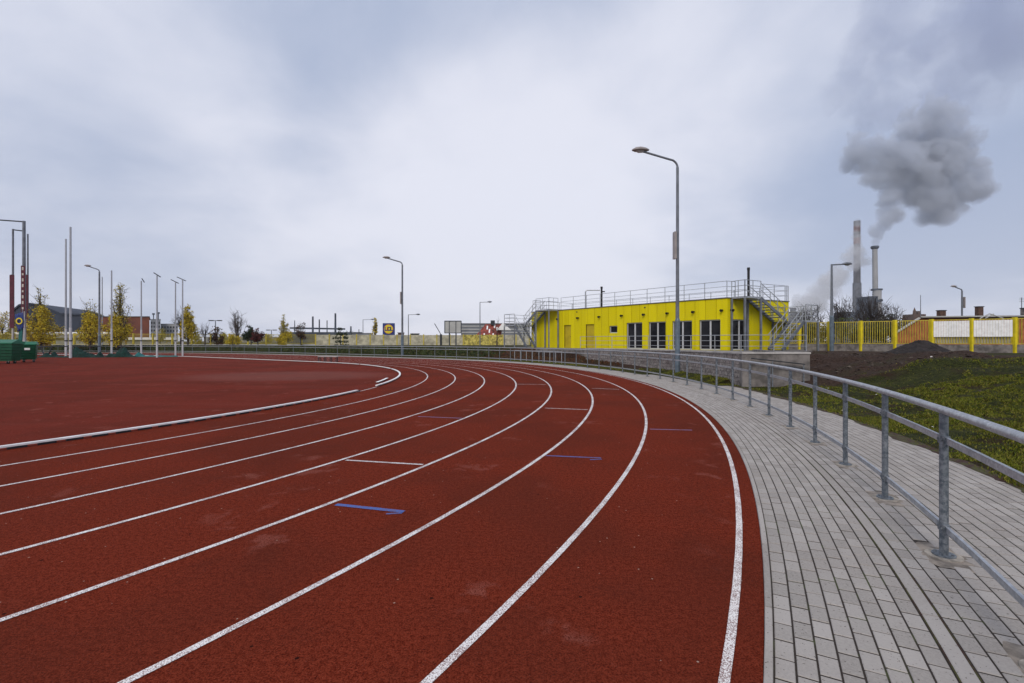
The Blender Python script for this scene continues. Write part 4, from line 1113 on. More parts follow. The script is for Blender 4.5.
mb = MB(); mb.extrude([(x-0.05, Y-0.05, 3.3), (x+0.35, Y-0.05, 3.2), (x+0.2, Y-0.05, 1.2), (x-0.25, Y-0.05, 0.9)], (0, 0.12, 0)); mb.build('tail', 'teal_cloth', root)

def bin_(u0, u1, vb, vt, dep, label, sticker=False):
    Y = HC*F/(vb-YH)+0.05; px = Y/F; x0, x1 = (u0-512)*px, (u1-512)*px; h = HC-(vt-YH)*px; w = x1-x0; xc = (x0+x1)/2
    root = thing('wheeled_container', label, 'container', (xc, Y+dep/2, 0), 'green wheeled containers')
    mb = MB(); t = 0.06*w
    lo = [(x0+t, Y+0.1), (x1-t, Y+0.1), (x1-t, Y+dep-0.1), (x0+t, Y+dep-0.1)]; hi = [(x0, Y), (x1, Y), (x1, Y+dep), (x0, Y+dep)]
    zb, zt = 0.2, h*0.82
    mb.add([(a, b, zb) for a, b in lo]+[(a, b, zt) for a, b in hi], [(3, 2, 1, 0), (4, 5, 6, 7), (0, 1, 5, 4), (1, 2, 6, 5), (2, 3, 7, 6), (3, 0, 4, 7)])
    for k in range(5):
        z = zb+(zt-zb)*(k+1)/6; mb.box((xc, Y-0.01, z), (w*0.98, 0.05, 0.04)); mb.box((x1+0.005, Y+dep/2, z), (0.05, dep*0.95, 0.04))
    bd = mb.build('body', 'green_bin', root)
    mb = MB(); mb.add([(x0-.05, Y-.06, zt+0.005), (x1+.05, Y-.06, zt+0.005), (x1+.05, Y+dep+.06, zt+0.005), (x0-.05, Y+dep+.06, zt+0.005),
                       (x0-.05, Y-.06, zt+0.08), (x1+.05, Y-.06, zt+0.08), (x1, Y+dep*.55, h), (x0, Y+dep*.55, h), (x0-.05, Y+dep+.06, zt+0.1), (x1+.05, Y+dep+.06, zt+0.1)],
                      [(3, 2, 1, 0), (0, 1, 5, 4), (4, 5, 6, 7), (7, 6, 9, 8), (1, 2, 9, 6, 5), (2, 3, 8, 9), (3, 0, 4, 7, 8)])
    mb.build('lid', 'green_lid', root)
    for (wx, wy) in ((x0+.25*w, Y+.15), (x1-.18*w, Y+.15), (x1-.18*w, Y+dep-.2), (x0+.25*w, Y+dep-.2)):
        mb = MB(); mb.tube([(wx-0.03, wy, 0.10), (wx+0.03, wy, 0.10)], 0.10, 12); wh = mb.build('wheel', 'rubber', root)
        mb = MB(); mb.bar((wx, wy, 0.11), (wx, wy, 0.26), 0.09, 0.07); mb.build('castor_fork', 'frame_white', wh)
    if sticker:
        mb = MB(); mb.box((xc, Y-0.045, zt*0.78), (w*0.32, 0.012, 0.16)); mb.build('label_plate', 'white_plastic', bd)
    return root
bin_(-22, 12.0, 364, 339.5, 0.8, 'large dark green wheeled container cut by the left edge of the photo')
b2 = bin_(17.5, 30.0, 362.3, 341.5, 0.7, 'smaller green wheeled container with a white label plate', True); b2.rotation_euler.z = 0.62
# netting
def heap(u0, u1, vb, tops, label, w=0.9, mat='green_net', name='folded_netting'):
    Y = HC*F/(vb-YH); px = Y/F; x0, x1 = (u0-512)*px, (u1-512)*px; N = 60; M_ = 9; vs = []
    for i in range(N):
        t = i/(N-1); x = x0+(x1-x0)*t
        h = 0.10+0.10*abs(nz(x, 0, 1.3, 1))
        for (tu, th_, tw) in tops:
            xx = (tu-512)*px; h += th_*math.exp(-((x-xx)/tw)**2)
        h *= min(1, t*12, (1-t)*12)+0.02
        for j in range(M_):
            a = pi*j/(M_-1); ww = w*(0.75+0.3*nz(x, 3, 0.9)); vs.append((x+0.06*nz(x*5, j, 1.0), Y+w/2-ww*math.cos(a)*0.6, 0.004+h*math.sin(a)*(1+0.7*nz(x*2.2, j*1.1, 1.0, 2))))
    mb = MB(); mb.add(vs, [(i*M_+j, i*M_+j+1, (i+1)*M_+j+1, (i+1)*M_+j) for i in range(N-1) for j in range(M_-1)])
    o = mb.build(name, mat, loc=((x0+x1)/2, Y, 0), smooth=True); tag(o, label, 'netting', 'folded nets on the ground'); return o
heap(35, 62, 357.5, [(42, 0.25, 0.3), (50, 0.35, 0.2)], 'low dark green folded net on the ground right of the green containers')
heap(60, 100, 357.6, [(72, 0.75, 0.35), (79, 0.55, 0.5), (88, 0.22, 0.3), (96, 0.35, 0.2)], 'largest heap of dark green net beside the tallest slim post')
heap(100, 133, 357.4, [(108, 0.3, 0.3), (115, 0.45, 0.3), (121, 0.65, 0.45)], 'heap of dark green net round the armless slim post')
heap(131, 176, 356.9, [(136, 0.3, 0.3)], 'long thin teal net roll below the right hand slim posts', 0.8, 'teal_mat')
# stay wires / frame struts near netting
Y = 48; px = Y/F
root = thing('net_stretcher', 'dark crossed steel struts holding the net left of the close pair of posts', 'frame', ((45-512)*px, Y, 0))
for (ua, va, ub, vb) in ((40, 346, 45, 357), (53, 346, 47, 357), (36, 346.5, 100, 346.5)):
    mb = MB(); a, b = at(ua, va, Y), at(ub, vb-0.3, Y); b.z = max(b.z, 0.02); mb.tube([a, b], 0.06, 6); mb.build('strut', 'dark_metal', root)
# low bench
a = gnd(318.5, 362.2); bx_ = thing('low_bench', 'low backless bench with dark legs beside the far inner kerb', 'bench', (a.x+0.75, a.y, 0))
w = 19*a.y/F
mb = MB()
for k in range(3): mb.box((a.x+w/2, a.y-0.12+0.13*k, 0.43), (w, 0.11, 0.04))
mb.build('seat', 'pale_wall', bx_)
for k in range(4):
    x = a.x+0.06+(w-0.12)*k/3; mb = MB(); mb.bar((x, a.y-0.15, 0.0), (x, a.y-0.15, 0.40), 0.05, 0.05); mb.bar((x, a.y+0.17, 0.0), (x, a.y+0.17, 0.40), 0.05, 0.05); mb.bar((x, a.y-0.125, 0.385), (x, a.y+0.145, 0.385), 0.04, 0.03); mb.build('leg', 'dark_metal', bx_)

# ------------------------------------------------------------------ signs
def text_mesh(txt, size, loc, mat, parent, name='lettering', ext=0.01, bold=0.0, sx=1.0):
    cu = bpy.data.curves.new('t', 'FONT'); cu.body = txt; cu.size = size; cu.extrude = ext; cu.offset = bold; cu.align_x = 'CENTER'; cu.align_y = 'CENTER'
    o = bpy.data.objects.new('t', cu); COL.objects.link(o); dg = bpy.context.evaluated_depsgraph_get(); me = bpy.data.meshes.new_from_object(o.evaluated_get(dg))
    bpy.data.objects.remove(o); me.name = name
    for v in me.vertices: v.co = Vector((v.co.x*sx, -v.co.z, v.co.y))
    me.materials.clear(); me.materials.append(MATS[mat])
    ob = bpy.data.objects.new(name, me); COL.objects.link(ob); ob.parent = parent
    off = Vector(loc); p = parent
    while p is not None: off -= Vector(p.location); p = p.parent
    ob.location = off; return ob
Y = 110; px = Y/F; c = at(388.8, 329.1, Y); W = 11.8*px
root = thing('shop_sign', 'square dark blue shop sign with a yellow disc, above the cream fence', 'sign', (c.x, Y, 0.8))
mb = MB(); mb.tube([(c.x-W*0.3, Y+0.3, 0.8), (c.x-W*0.3, Y+0.3, c.z)], 0.15, 8); mb.tube([(c.x+W*0.3, Y+0.3, 0.8), (c.x+W*0.3, Y+0.3, c.z)], 0.15, 8); mb.build('legs', 'lamp_metal', root)
mb = MB(); mb.box((c.x, Y, c.z), (W, 0.4, W)); bd = mb.build('board', 'navy', root)
def disc(r, y, mat, name):
    mb = MB(); mb.extrude([(c.x+r*math.cos(2*pi*k/40), y, c.z+r*math.sin(2*pi*k/40)) for k in range(40)], (0, 0.02, 0)); mb.build(name, mat, bd)
disc(W*0.40, Y-0.23, 'sign_red', 'red_ring'); disc(W*0.375, Y-0.256, 'sign_yellow', 'yellow_disc')
text_mesh('L', 1.15, (c.x-W*0.235, Y-0.275, c.z), 'navy', bd, bold=0.05)
text_mesh('i', 1.15, (c.x-W*0.085, Y-0.275, c.z), 'sign_red', bd, bold=0.05)
text_mesh('D', 1.15, (c.x+W*0.065, Y-0.275, c.z), 'navy', bd, bold=0.05)
text_mesh('L', 1.15, (c.x+W*0.235, Y-0.275, c.z), 'navy', bd, bold=0.05)
Y = 82; px = Y/F; c = at(453, 327, Y)
root = thing('billboard', 'blank pale billboard on steel legs seen above the cream fence', 'billboard', (c.x, Y, 0.8))
mb = MB(); mb.box((c.x, Y, c.z), (16.5*px, 0.12, 11.5*px)); mb.build('board', 'pale_wall', root)
mb = MB()
for k in (-8.2, 8.2): mb.box((c.x+k*px, Y-.02, c.z), (0.14, 0.2, 12.3*px))
for k in (-6, 6): mb.box((c.x, Y-.02, c.z+k*px), (16.2*px, 0.2, 0.12))
for k in (-3.7, 2.9): mb.box((c.x+k*px, Y-0.08, c.z), (0.10, 0.06, 11.4*px))
mb.build('frame', 'plant_dark', root)
for k in (-3.7, 2.9):
    mb = MB(); mb.bar((c.x+k*px, Y+.15, 0.8), (c.x+k*px, Y+.15, c.z), 0.2, 0.2); mb.build('leg', 'plant_dark', root)
# leaning barrier boom
a, b = at(434.5, 323.5, 88), at(441, 334.5, 88); root = thing('barrier_boom', 'thin raised dark boom leaning left of the billboard', 'barrier', (b.x, 88, 0.8))
mb = MB(); mb.tube([a, b], 0.07, 6); mb.build('boom', 'dark_metal', root)
mb = MB(); mb.box((b.x, 88, (b.z+0.8)/2), (0.35, 0.35, b.z-0.8+0.1)); mb.build('pedestal', 'dark_metal', root)

# ------------------------------------------------------------------ buildings beyond the fences
def block(name, label, u0, u1, vt, Y, depth, mat, zb=0.5, roofmat=None, windows=None, cat='building', group=None, oh=0.0, rh=0.22):
    px = Y/F; x0, x1 = (u0-512)*px, (u1-512)*px; zt = HC-(vt-YH)*px
    root = thing(name, label, cat, ((x0+x1)/2, Y+depth/2, zb), group)
    sl_ = (x1 if x1 < 0 else (x0 if x0 > 0 else 0))*depth/Y; h2 = 0.2+oh/2
    mb = MB(); mb.extrude([(x0, Y, zb), (x0, Y, zt), (x1, Y, zt), (x1, Y, zb)], (sl_, depth, 0)); mb.build('wall', mat, root)
    mb = MB(); mb.extrude([(x0-h2, Y-h2, zt+0.01), (x0-h2, Y-h2, zt+rh), (x1+h2, Y-h2, zt+rh), (x1+h2, Y-h2, zt+0.01)], (sl_, depth+h2*2, 0)); mb.build('roof', roofmat or 'roof_felt', root)
    if windows:
        nx, nz_, z0 = windows
        for k in range(nz_):
            for i in range(nx):
                wx = x0+(x1-x0)*(i+0.5)/nx; wz = z0+(zt-z0-1.0)*(k+0.5)/nz_
                mb = MB(); mb.box((wx, Y-0.02, wz), ((x1-x0)/nx*0.55, 0.08, (zt-z0-1.0)/nz_*0.5)); mb.build('window', 'dark_glass', root)
    return root, x0, x1, zt
# navy hall with an arched roof
Y = 140; px = Y/F
prof = [(12, 320), (14, 311), (20, 306), (29, 304.3), (40, 306), (50, 309.5), (62, 314.8), (84, 315.5)]
root = thing('navy_hall', 'large dark navy hall with a low arched roof behind the yellow trees', 'building', ((70-512)*px, Y+15, 0.5))
pl = [((u-512)*px, Y, HC-(v-YH)*px) for u, v in prof]
mb = MB(); mb.extrude([(pl[0][0], Y, 0.5)]+pl+[(pl[-1][0], Y, 0.5)], (-12, 30, 0)); mb.build('wall', 'warehouse_navy', root)
mb = MB()
for a, b in zip(pl[:-1], pl[1:]): mb.extrude([(a[0], Y-0.4, a[2]+0.02), (b[0], Y-0.4, b[2]+0.02), (b[0], Y-0.4, b[2]+0.5), (a[0], Y-0.4, a[2]+0.5)], (-12, 31, 0))
mb.build('roof', 'warehouse_navy', root)
block('clad_block', 'long brown red clad block right of the navy hall', 84.5, 149.5, 317, 138, 20, 'brown_cladding')
r, x0, x1, zt = block('low_white_hall', 'long low white hall with a dark window band behind the left fence', -30, 125, 334.5, 105, 14, 'grey_wall', roofmat='white_plastic', rh=0.55)
mb = MB(); mb.box(((x0+x1)/2, 104.95, zt-1.0), (x1-x0-1, 0.14, 0.55)); mb.build('window_band', 'dark_glass', r)
block('white_shed', 'small white shed with a bright flat roof right of the long low hall', 127, 173, 339.8, 100, 6, 'grey_wall', roofmat='white_plastic', oh=0.6, rh=0.5)
block('apartment_block', 'grey apartment block left of the second slim post with arm', 150.5, 160.5, 319.5, 330, 15, 'grey_wall', windows=(4, 4, 5))
block('apartment_block', 'wider pale grey apartment block behind the slim posts', 160.8, 178, 324, 340, 15, 'stack_concrete', windows=(6, 3, 5))
for (u, vt, lb) in ((153.5, 314, 'left rooftop mast on the grey apartment block'), (158.5, 313, 'right rooftop mast on the grey apartment block')):
    px = 338/F; x = (u-512)*px; r = thing('roof_mast', lb, 'mast', (x, 338, 16)); zt = HC-(vt-YH)*px
    mb = MB(); mb.tube([(x, 338, 16.2), (x, 338, zt)], 0.3, 6); mb.build('mast', 'plant_dark', r); mb = MB(); mb.box((x, 338, zt), (1.6, 0.4, 1.2)); mb.build('antenna', 'plant_dark', r)
# factory with stacks
Y = 260; px = Y/F
r, x0, x1, zt = block('factory', 'low distant factory with many thin stacks behind the cream fence', 288, 362, 332.5, Y, 30, 'plant_dark', roofmat='plant_dark')
for (u, vt, w) in ((290.5, 320, .5), (309, 316, 1.1), (315.6, 319, .8), (323.5, 320, .6), (332, 312.8, 1.2), (347.8, 326, 1.0), (356, 329, .5)):
    x = (u-512)*px; z1 = HC-(vt-YH)*px; mb = MB(); mb.tube([(x, Y+5, zt), (x, Y+5, z1)], [w*px*0.9, w*px*0.75], 10); mb.build('stack', 'plant_dark', r)
mb = MB(); mb.bar(at(290, 328, Y+8), at(345, 329, Y+8), 0.8, 0.9); mb.build('pipe_bridge', 'plant_dark', r)
# grey banded hall behind the billboard
r, x0, x1, zt = block('banded_hall', 'grey hall with horizontal bands right of the billboard', 461, 530, 324, 150, 20, 'grey_wall')
for k in range(4):
    mb = MB(); mb.box(((x0+x1)/2, 149.9, zt-0.7-k*1.0), (x1-x0-0.3, 0.16, 0.32)); mb.build('band', 'pale_wall', r)
# red roofed house with white gable
Y = 100; px = Y/F
root = thing('red_roof_house', 'house with red tiled roof, white skylights and a white gable', 'house', ((497-512)*px, Y+4, 0.6))
def X(u): return (u-512)*px
def Z(v): return HC-(v-YH)*px
mb = MB(); mb.box(((X(476)+X(515))/2, Y+5, (0.6+Z(338))/2), (X(515)-X(476), 10, Z(338)-0.6)); mb.build('wall', 'panel_cream', root)
mb = MB(); mb.add([(X(474), Y-.3, Z(338)), (X(500), Y-.3, Z(338)), (X(502), Y+4.6, Z(323.5)), (X(484), Y+4.6, Z(323.5)), (X(474), Y+10, Z(338)), (X(500), Y+10, Z(338))], [(0, 1, 2, 3), (3, 2, 5, 4), (0, 3, 4), (1, 5, 2), (0, 4, 5, 1)]); rf = mb.build('roof', 'red_tiles', root)
for i, (u, v) in enumerate(((484, 335.5), (489, 331), (493, 335.5), (496.5, 329), (486.5, 327.5), (494, 326.0))):
    t = (v-338)/(323.5-338); y = Y-.3+4.9*t; c = Vector((X(u), y-0.12, Z(v)+0.05)); nv = Vector((0, -(Z(323.5)-Z(338)), 4.9)).normalized()
    mb = MB(); mb.box(c, (0.28, 1.5, 0.08), (1, 0, 0), Vector((0, 4.9, Z(323.5)-Z(338))).normalized(), nv); mb.build('skylight', 'white_plastic', rf)
mb = MB(); mb.extrude([(X(497), Y-0.5, Z(330)), (X(511), Y-0.5, Z(330)), (X(503), Y-0.5, Z(322.5))], (0, 5, 0)); mb.build('gable', 'white_plastic', root)
mb = MB(); mb.box((X(492), Y+4, Z(322)), (0.9, 0.9, 1.0)); mb.build('chimney', 'dark_metal', root)
for i, (u0, u1, Y_, vt, lb, m) in enumerate(((430, 446, 170, 336, 'distant low roofs left of the billboard', 'plant_dark'), (352, 372, 220, 333.5, 'distant grey shed right of the factory', 'grey_wall'), (411, 419, 160, 334, 'small dark cabin right of the small straight armed lamp', 'dark_metal'), (398, 404, 180, 333, 'distant brown shed right of the blue sign', 'brick_brown'), (204, 282, 260, 337.5, 'far pale row of sheds behind the leafless trees', 'grey_wall'))):
    block('far_shed', lb, u0, u1, vt, Y_, 12, m)
# orange house right
Y = 46; px = Y/F
root = thing('orange_house', 'long orange brick house with a brown roof edge behind the yellow fence', 'house', (X(970), Y+5, 0.6))
mb = MB(); mb.extrude([(X(893), Y, Z(334.5)), (X(918), Y, Z(319)), (X(1075), Y, Z(318)), (X(1075), Y, 0.6), (X(893), Y, 0.6)][::-1], (8.4, 10, 0)); mb.build('wall', 'orange_brick', root)
rf_ = MB(); vb = MB(); vb.bar(Vector((X(892), Y-0.15, Z(334.3))), Vector((X(918.3), Y-0.15, Z(318.0))), 0.2, 0.13); vb.build('verge_board', 'pale_wall', root); rf_.extrude([(X(917.5), Y-0.2, Z(318.6)), (X(1075), Y-0.2, Z(316.8)), (X(1075)+8.4, Y+10, Z(316.8)), (X(917.5)+8.4, Y+10, Z(318.6))], (0, 0, 0.16))
rf_.build('roof', 'brick_brown', root)
mb = MB(); mb.bar(Vector((X(918.2), Y-0.34, Z(317.0))), Vector((X(1075), Y-0.34, Z(315.4))), 0.05, 0.12); mb.build('gutter', 'pale_wall', root)
for (u0, u1, vt, cap) in ((937.5, 945, 310.8, 'brick_brown'), (976, 982.2, 307, 'brick_brown'), (1021.5, 1030, 308.5, 'cast_concrete')):
    k = (Y+2)/F; xm = ((u0+u1)/2-512)*k; wd = (u1-u0)*k; zt = HC-(vt-YH)*k; z0 = Z(317.5)
    ch = MB(); ch.box((xm, Y+2, (z0+zt)/2), (wd*0.8, 0.4, zt-z0)); co = ch.build('chimney', cap, root)
    ch = MB(); ch.box((xm, Y+2, zt+0.03), (wd*0.8+0.10, 0.5, 0.07)); ch.build('chimney_cap', 'dark_metal', co)
# small white tent frame lines
root = thing('roof_ridge_frame', 'small pale triangular roof frame between the two white fence boards', 'roof frame', (X(975), Y-1.5, 0.9))
mb = MB(); mb.tube([(X(965), Y-1.5, Z(319)), (X(974), Y-1.5, Z(314.6)), (X(987), Y-1.5, Z(319))], 0.05, 6); mb.tube([(X(970), Y-1.5, Z(319)), (X(978), Y-1.5, Z(314.8))], 0.05, 6); mb.build('rafters', 'pale_wall', root)
mb = MB(); mb.bar((X(965), Y-1.5, Z(319)), (X(965), Y-1.5, 0.8), 0.08, 0.08); mb.bar((X(987), Y-1.5, Z(319)), (X(987), Y-1.5, 0.8), 0.08, 0.08); mb.build('posts', 'pale_wall', root)
p = at(920.6, 295, 90); r = thing('thin_mast', 'very thin grey mast left of the lamp behind the orange house', 'mast', (p.x, 90, 0.6))
mb = MB(); mb.tube([(p.x, 90, 0.6), (p.x, 90, p.z)], [0.10, 0.05], 6); mb.build('mast', 'lamp_metal', r)
p = at(1021.6, 297.5, 70); r = thing('thin_mast', 'short mast with small antenna bars at the right edge of the photo', 'mast', (p.x, 70, 0.6))
mb = MB(); mb.tube([(p.x, 70, 0.6), (p.x, 70, p.z)], 0.05, 6); mb.build('mast', 'lamp_metal', r)
mb = MB()
for k in range(3): mb.bar((p.x-0.35, 70, p.z-0.1-0.25*k), (p.x+0.35, 70, p.z-0.1-0.25*k), 0.04, 0.04)
mb.build('antenna', 'lamp_metal', r)
# church like tower and dark tree tops on the right horizon
Y = 420; px = Y/F
root = thing('distant_tower_house', 'distant brown building with a small pointed turret left of the thin mast', 'building', (X(913), Y, 0.5))
mb = MB(); mb.box((X(914), Y, (0.5+Z(314.5))/2), (X(920)-X(908), 12, Z(314.5)-0.5)); mb.build('wall', 'brick_brown', root)
mb = MB(); mb.tube([(X(914.5), Y, Z(314.5)), (X(914.5), Y, Z(311)), (X(914.5), Y, Z(307.5))], [1.4, 1.1, 0.1], 8); mb.box((X(918), Y, Z(312.8)), (2.0, 3, 3)); mb.build('turret', 'brick_brown', root)
for i, (u, vt, w, lb) in enumerate(((884, 316, 8, 'distant dark blue grey tree clump right of the chimneys'), (891, 314.5, 9, 'distant taller tree clump between chimneys and turret'), (901, 317, 8, 'distant low brown tree clump left of the turret'))):
    tree(u, vt, 342, w*1.7, 260, 'round', 'leaf_dark' if i < 2 else 'leaf_rust', lb, 900, 40+i, leaf=0.5, zg=0.5, group='tree clumps on the right horizon')

# ------------------------------------------------------------------ power station chimneys and smoke
Y = 600; px = Y/F
root = thing('power_chimney', 'pale concrete power station chimney with a smoke plume, right one of two', 'chimney', (X(875), Y, 0))
mb = MB(); mb.tube([(X(875.6), Y, 0), (X(875.3), Y, Z(289)), (X(874.8), Y, Z(246))], [3.4, 2.9, 2.7], 20); mb.build('shaft', 'stack_concrete', root)
mb = MB(); mb.tube([(X(875.8), Y-2, 0), (X(875.8), Y-2, Z(289.5))], [5.0, 4.7], 16); mb.build('lower_casing', 'stack_concrete', root)
mb = MB(); mb.tube([(X(874.8), Y, Z(249.2)), (X(874.8), Y, Z(248)), (X(874.8), Y, Z(246.2))], [3.0, 4.4, 4.4], 18); mb.build('gallery', 'plant_dark', root)
mb = MB(); mb.tube([(X(876), Y-1, Z(290.5)), (X(876), Y-1, Z(289))], [6.2, 6.2], 18); mb.build('ledge', 'plant_dark', root)
lad = MB()
for k in range(26): lad.box((X(871.2), Y-2.5, Z(252)-k*(Z(252)-Z(300))/26), (0.6, 1.0, 0.9))
lad.build('ladder_rungs', 'plant_dark', root)
Y = 660; px = Y/F
root = thing('power_chimney', 'taller power station chimney with red and white top, steam haze tinted into its red, left one of two', 'chimney', (X(857), Y, 0))
mb = MB(); mb.tube([(X(857), Y, 0), (X(857), Y, Z(283))], [5.4, 5.1], 20); mb.build('lower_shaft', 'grey_wall', root)
mb = MB(); mb.tube([(X(857), Y, Z(283)), (X(857), Y, Z(244))], [4.2, 3.9], 20); mb.build('shaft', 'stack_aged', root)
zz = [244, 238, 232, 226, 221]
for k in range(4):
    mb = MB(); mb.tube([(X(857), Y, Z(zz[k])), (X(857), Y, Z(zz[k+1]))], 4.0, 20); mb.build('painted_band', 'stack_red_hazed' if k % 2 == 0 else 'stack_concrete', root)
Y = 560; px = Y/F
root = thing('boiler_house', 'dark power station boiler house between and below the chimneys', 'building', (X(866), Y, 0))
mb = MB(); mb.box((X(867), Y, Z(297)/2), (X(871)-X(862), 20, Z(297))); mb.build('tower_block', 'plant_dark', root)
mb = MB(); mb.box((X(852), Y+5, Z(312)/2), (X(861.5)-X(842), 20, Z(312))); mb.build('side_block', 'plant_dark', root)
mb = MB(); mb.box((X(877), Y+5, Z(316)/2), (X(884)-X(871.5), 20, Z(316))); mb.build('annex', 'stack_concrete', root)
mb = MB(); mb.bar((X(866), Y-12, Z(303)), (X(874), Y-12, Z(301)), 3, 3); mb.build('duct', 'plant_dark', root)
block('distant_block', 'distant grey block behind the right stair landing', 786, 805, 312.5, 500, 30, 'grey_wall', zb=0)
r = block('distant_block', 'distant narrow grey tower block behind the top of the right stairs', 790, 796, 308, 520, 20, 'grey_wall', zb=0)

def smoke(name, label, blobs, Y, dens, seed, col, voxel=1.6, sub=12, thr=(0.40, 0.62), nscale=0.045, depth=0.7, stem=None, warp=10.0, wscale=0.035, soft=0.5, rim=0.45):
    rg = random.Random(seed); px = Y/F; V_ = []; Rr = []
    for (u, v, r) in blobs:
        c = Vector(((u-512)*px, Y+rg.uniform(-1, 1)*r*px*depth*0.5, HC-(v-YH)*px)); rm = r*px
        V_.append(c); Rr.append(rm)
        for k in range(sub if r > 7 else 0):
            d_ = Vector((rg.gauss(0, 1), rg.gauss(0, 1)*depth, rg.gauss(0, 1))).normalized()*rm*rg.uniform(0.4, 0.8)
            V_.append(c+d_); Rr.append(rm*rg.uniform(0.6, 0.85))
    c0 = V_[0].copy()
    me = bpy.data.meshes.new(name); me.from_pydata([tuple(p-c0) for p in V_], [], [])
    at__ = me.attributes.new('rad', 'FLOAT', 'POINT'); at__.data.foreach_set('value', Rr)
    ob = bpy.data.objects.new(name, me); COL.objects.link(ob); ob.location = c0
    m = bpy.data.materials.new(name); m.use_nodes = True; nt = NT(m.node_tree)
    m.node_tree.nodes.remove(m.node_tree.nodes['Principled BSDF']); out = m.node_tree.nodes['Material Output']
    pos = nt.n('ShaderNodeNewGeometry').outputs['Position']
    dn = nt.n('ShaderNodeAttribute', attribute_name='density').outputs['Fac']
    nn = nt.noise(pos, nscale, 6.0, 0.62, 0.4)
    # low values near the rim are eaten away by the noise first
    fac = nt.ramp(nt.math('ADD', nn, nt.math('MULTIPLY', nt.math('SUBTRACT', dn, soft), 0.42)), thr[0], thr[1])
    if stem:
        z_ = nt.n('ShaderNodeSeparateXYZ', {0: pos}).outputs[2]
        za = HC-(stem+8-YH)*px; zb_ = HC-(stem-10-YH)*px
        fac = nt.math('MAXIMUM', fac, nt.math('MULTIPLY', nt.math('SUBTRACT', 1.0, nt.ramp(z_, za, zb_)), nt.ramp(dn, 0.0, 0.3)))
    pv = nt.n('ShaderNodeVolumePrincipled', {'Color': col, 'Density': nt.math('MULTIPLY', nt.math('MULTIPLY', nt.ramp(dn, 0.0, rim), fac), dens), 'Anisotropy': 0.2})
    pv.inputs['Density Attribute'].default_value = ''
    m.node_tree.links.new(pv.outputs[0], out.inputs['Volume'])
    ng = bpy.data.node_groups.new(name+'_nodes', 'GeometryNodeTree'); ng.interface.new_socket('Geometry', in_out='INPUT', socket_type='NodeSocketGeometry'); ng.interface.new_socket('Geometry', in_out='OUTPUT', socket_type='NodeSocketGeometry')
    N_ = ng.nodes.new; L = ng.links.new
    gi = N_('NodeGroupInput'); go_ = N_('NodeGroupOutput'); P_ = N_('GeometryNodeInputPosition')
    def vm(op, a, b):
        n = N_('ShaderNodeVectorMath'); n.operation = op
        for k, v in ((0, a), (1, b)):
            if isinstance(v, bpy.types.NodeSocket): L(v, n.inputs[k])
            elif v is not None: n.inputs[k].default_value = v
        return n
    def mm(op, a, b, cl=False):
        n = N_('ShaderNodeMath'); n.operation = op; n.use_clamp = cl
        for k, v in ((0, a), (1, b)):
            if isinstance(v, bpy.types.NodeSocket): L(v, n.inputs[k])
            else: n.inputs[k].default_value = v
        return n.outputs[0]
    nz1 = N_('ShaderNodeTexNoise'); nz1.inputs['Scale'].default_value = wscale; nz1.inputs['Detail'].default_value = 5.0; nz1.inputs['Roughness'].default_value = 0.6
    L(P_.outputs[0], nz1.inputs['Vector'])
    off = vm('SUBTRACT', nz1.outputs['Color'], (0.5, 0.5, 0.5)).outputs[0]
    sp_ = N_('ShaderNodeSeparateXYZ'); L(P_.outputs[0], sp_.inputs[0])
    if stem:
        mr = N_('ShaderNodeMapRange'); L(sp_.outputs[2], mr.inputs[0]); mr.inputs[1].default_value = 5; mr.inputs[2].default_value = 60; mr.inputs[3].default_value = warp*0.1; mr.inputs[4].default_value = warp*2
        amp = mr.outputs[0]
        sc_ = N_('ShaderNodeVectorMath'); sc_.operation = 'SCALE'; L(off, sc_.inputs[0]); L(amp, sc_.inputs['Scale']); wv = sc_.outputs[0]
    else: wv = vm('MULTIPLY', off, (warp*2, warp*2, warp*2)).outputs[0]
    wp_ = vm('ADD', P_.outputs[0], wv).outputs[0]
    ra = N_('GeometryNodeInputNamedAttribute'); ra.data_type = 'FLOAT'; ra.inputs['Name'].default_value = 'rad'
    sn = N_('GeometryNodeSampleNearest'); sn.domain = 'POINT'; L(gi.outputs[0], sn.inputs['Geometry']); L(wp_, sn.inputs['Sample Position'])
    s1 = N_('GeometryNodeSampleIndex'); s1.data_type = 'FLOAT_VECTOR'; L(gi.outputs[0], s1.inputs['Geometry']); L(P_.outputs[0], s1.inputs['Value']); L(sn.outputs[0], s1.inputs['Index'])
    s2 = N_('GeometryNodeSampleIndex'); s2.data_type = 'FLOAT'; L(gi.outputs[0], s2.inputs['Geometry']); L(ra.outputs[0], s2.inputs['Value']); L(sn.outputs[0], s2.inputs['Index'])
    ds_ = vm('DISTANCE', wp_, s1.outputs[0]).outputs['Value']
    den = mm('MULTIPLY', mm('SUBTRACT', 1.0, mm('DIVIDE', ds_, s2.outputs[0])), 1.5, True)
    # keep the domain's own faces empty
    mn = [min(p[k]-r_*1.25-warp*0.6 for p, r_ in zip(V_, Rr))-c0[k] for k in range(3)]; mx = [max(p[k]+r_*1.25+warp*0.6 for p, r_ in zip(V_, Rr))-c0[k] for k in range(3)]
    vc = N_('GeometryNodeVolumeCube'); L(den, vc.inputs['Density']); vc.inputs['Min'].default_value = mn; vc.inputs['Max'].default_value = mx
    for k, nm_ in enumerate(('Resolution X', 'Resolution Y', 'Resolution Z')): vc.inputs[nm_].default_value = max(8, int((mx[k]-mn[k])/voxel))
    smn = N_('GeometryNodeSetMaterial'); smn.inputs['Material'].default_value = m
    L(vc.outputs[0], smn.inputs['Geometry']); L(smn.outputs[0], go_.inputs[0])
    md = ob.modifiers.new('smoke', 'NODES'); md.node_group = ng
    me.materials.append(m)
    tag(ob, label, None, kind='stuff'); return ob
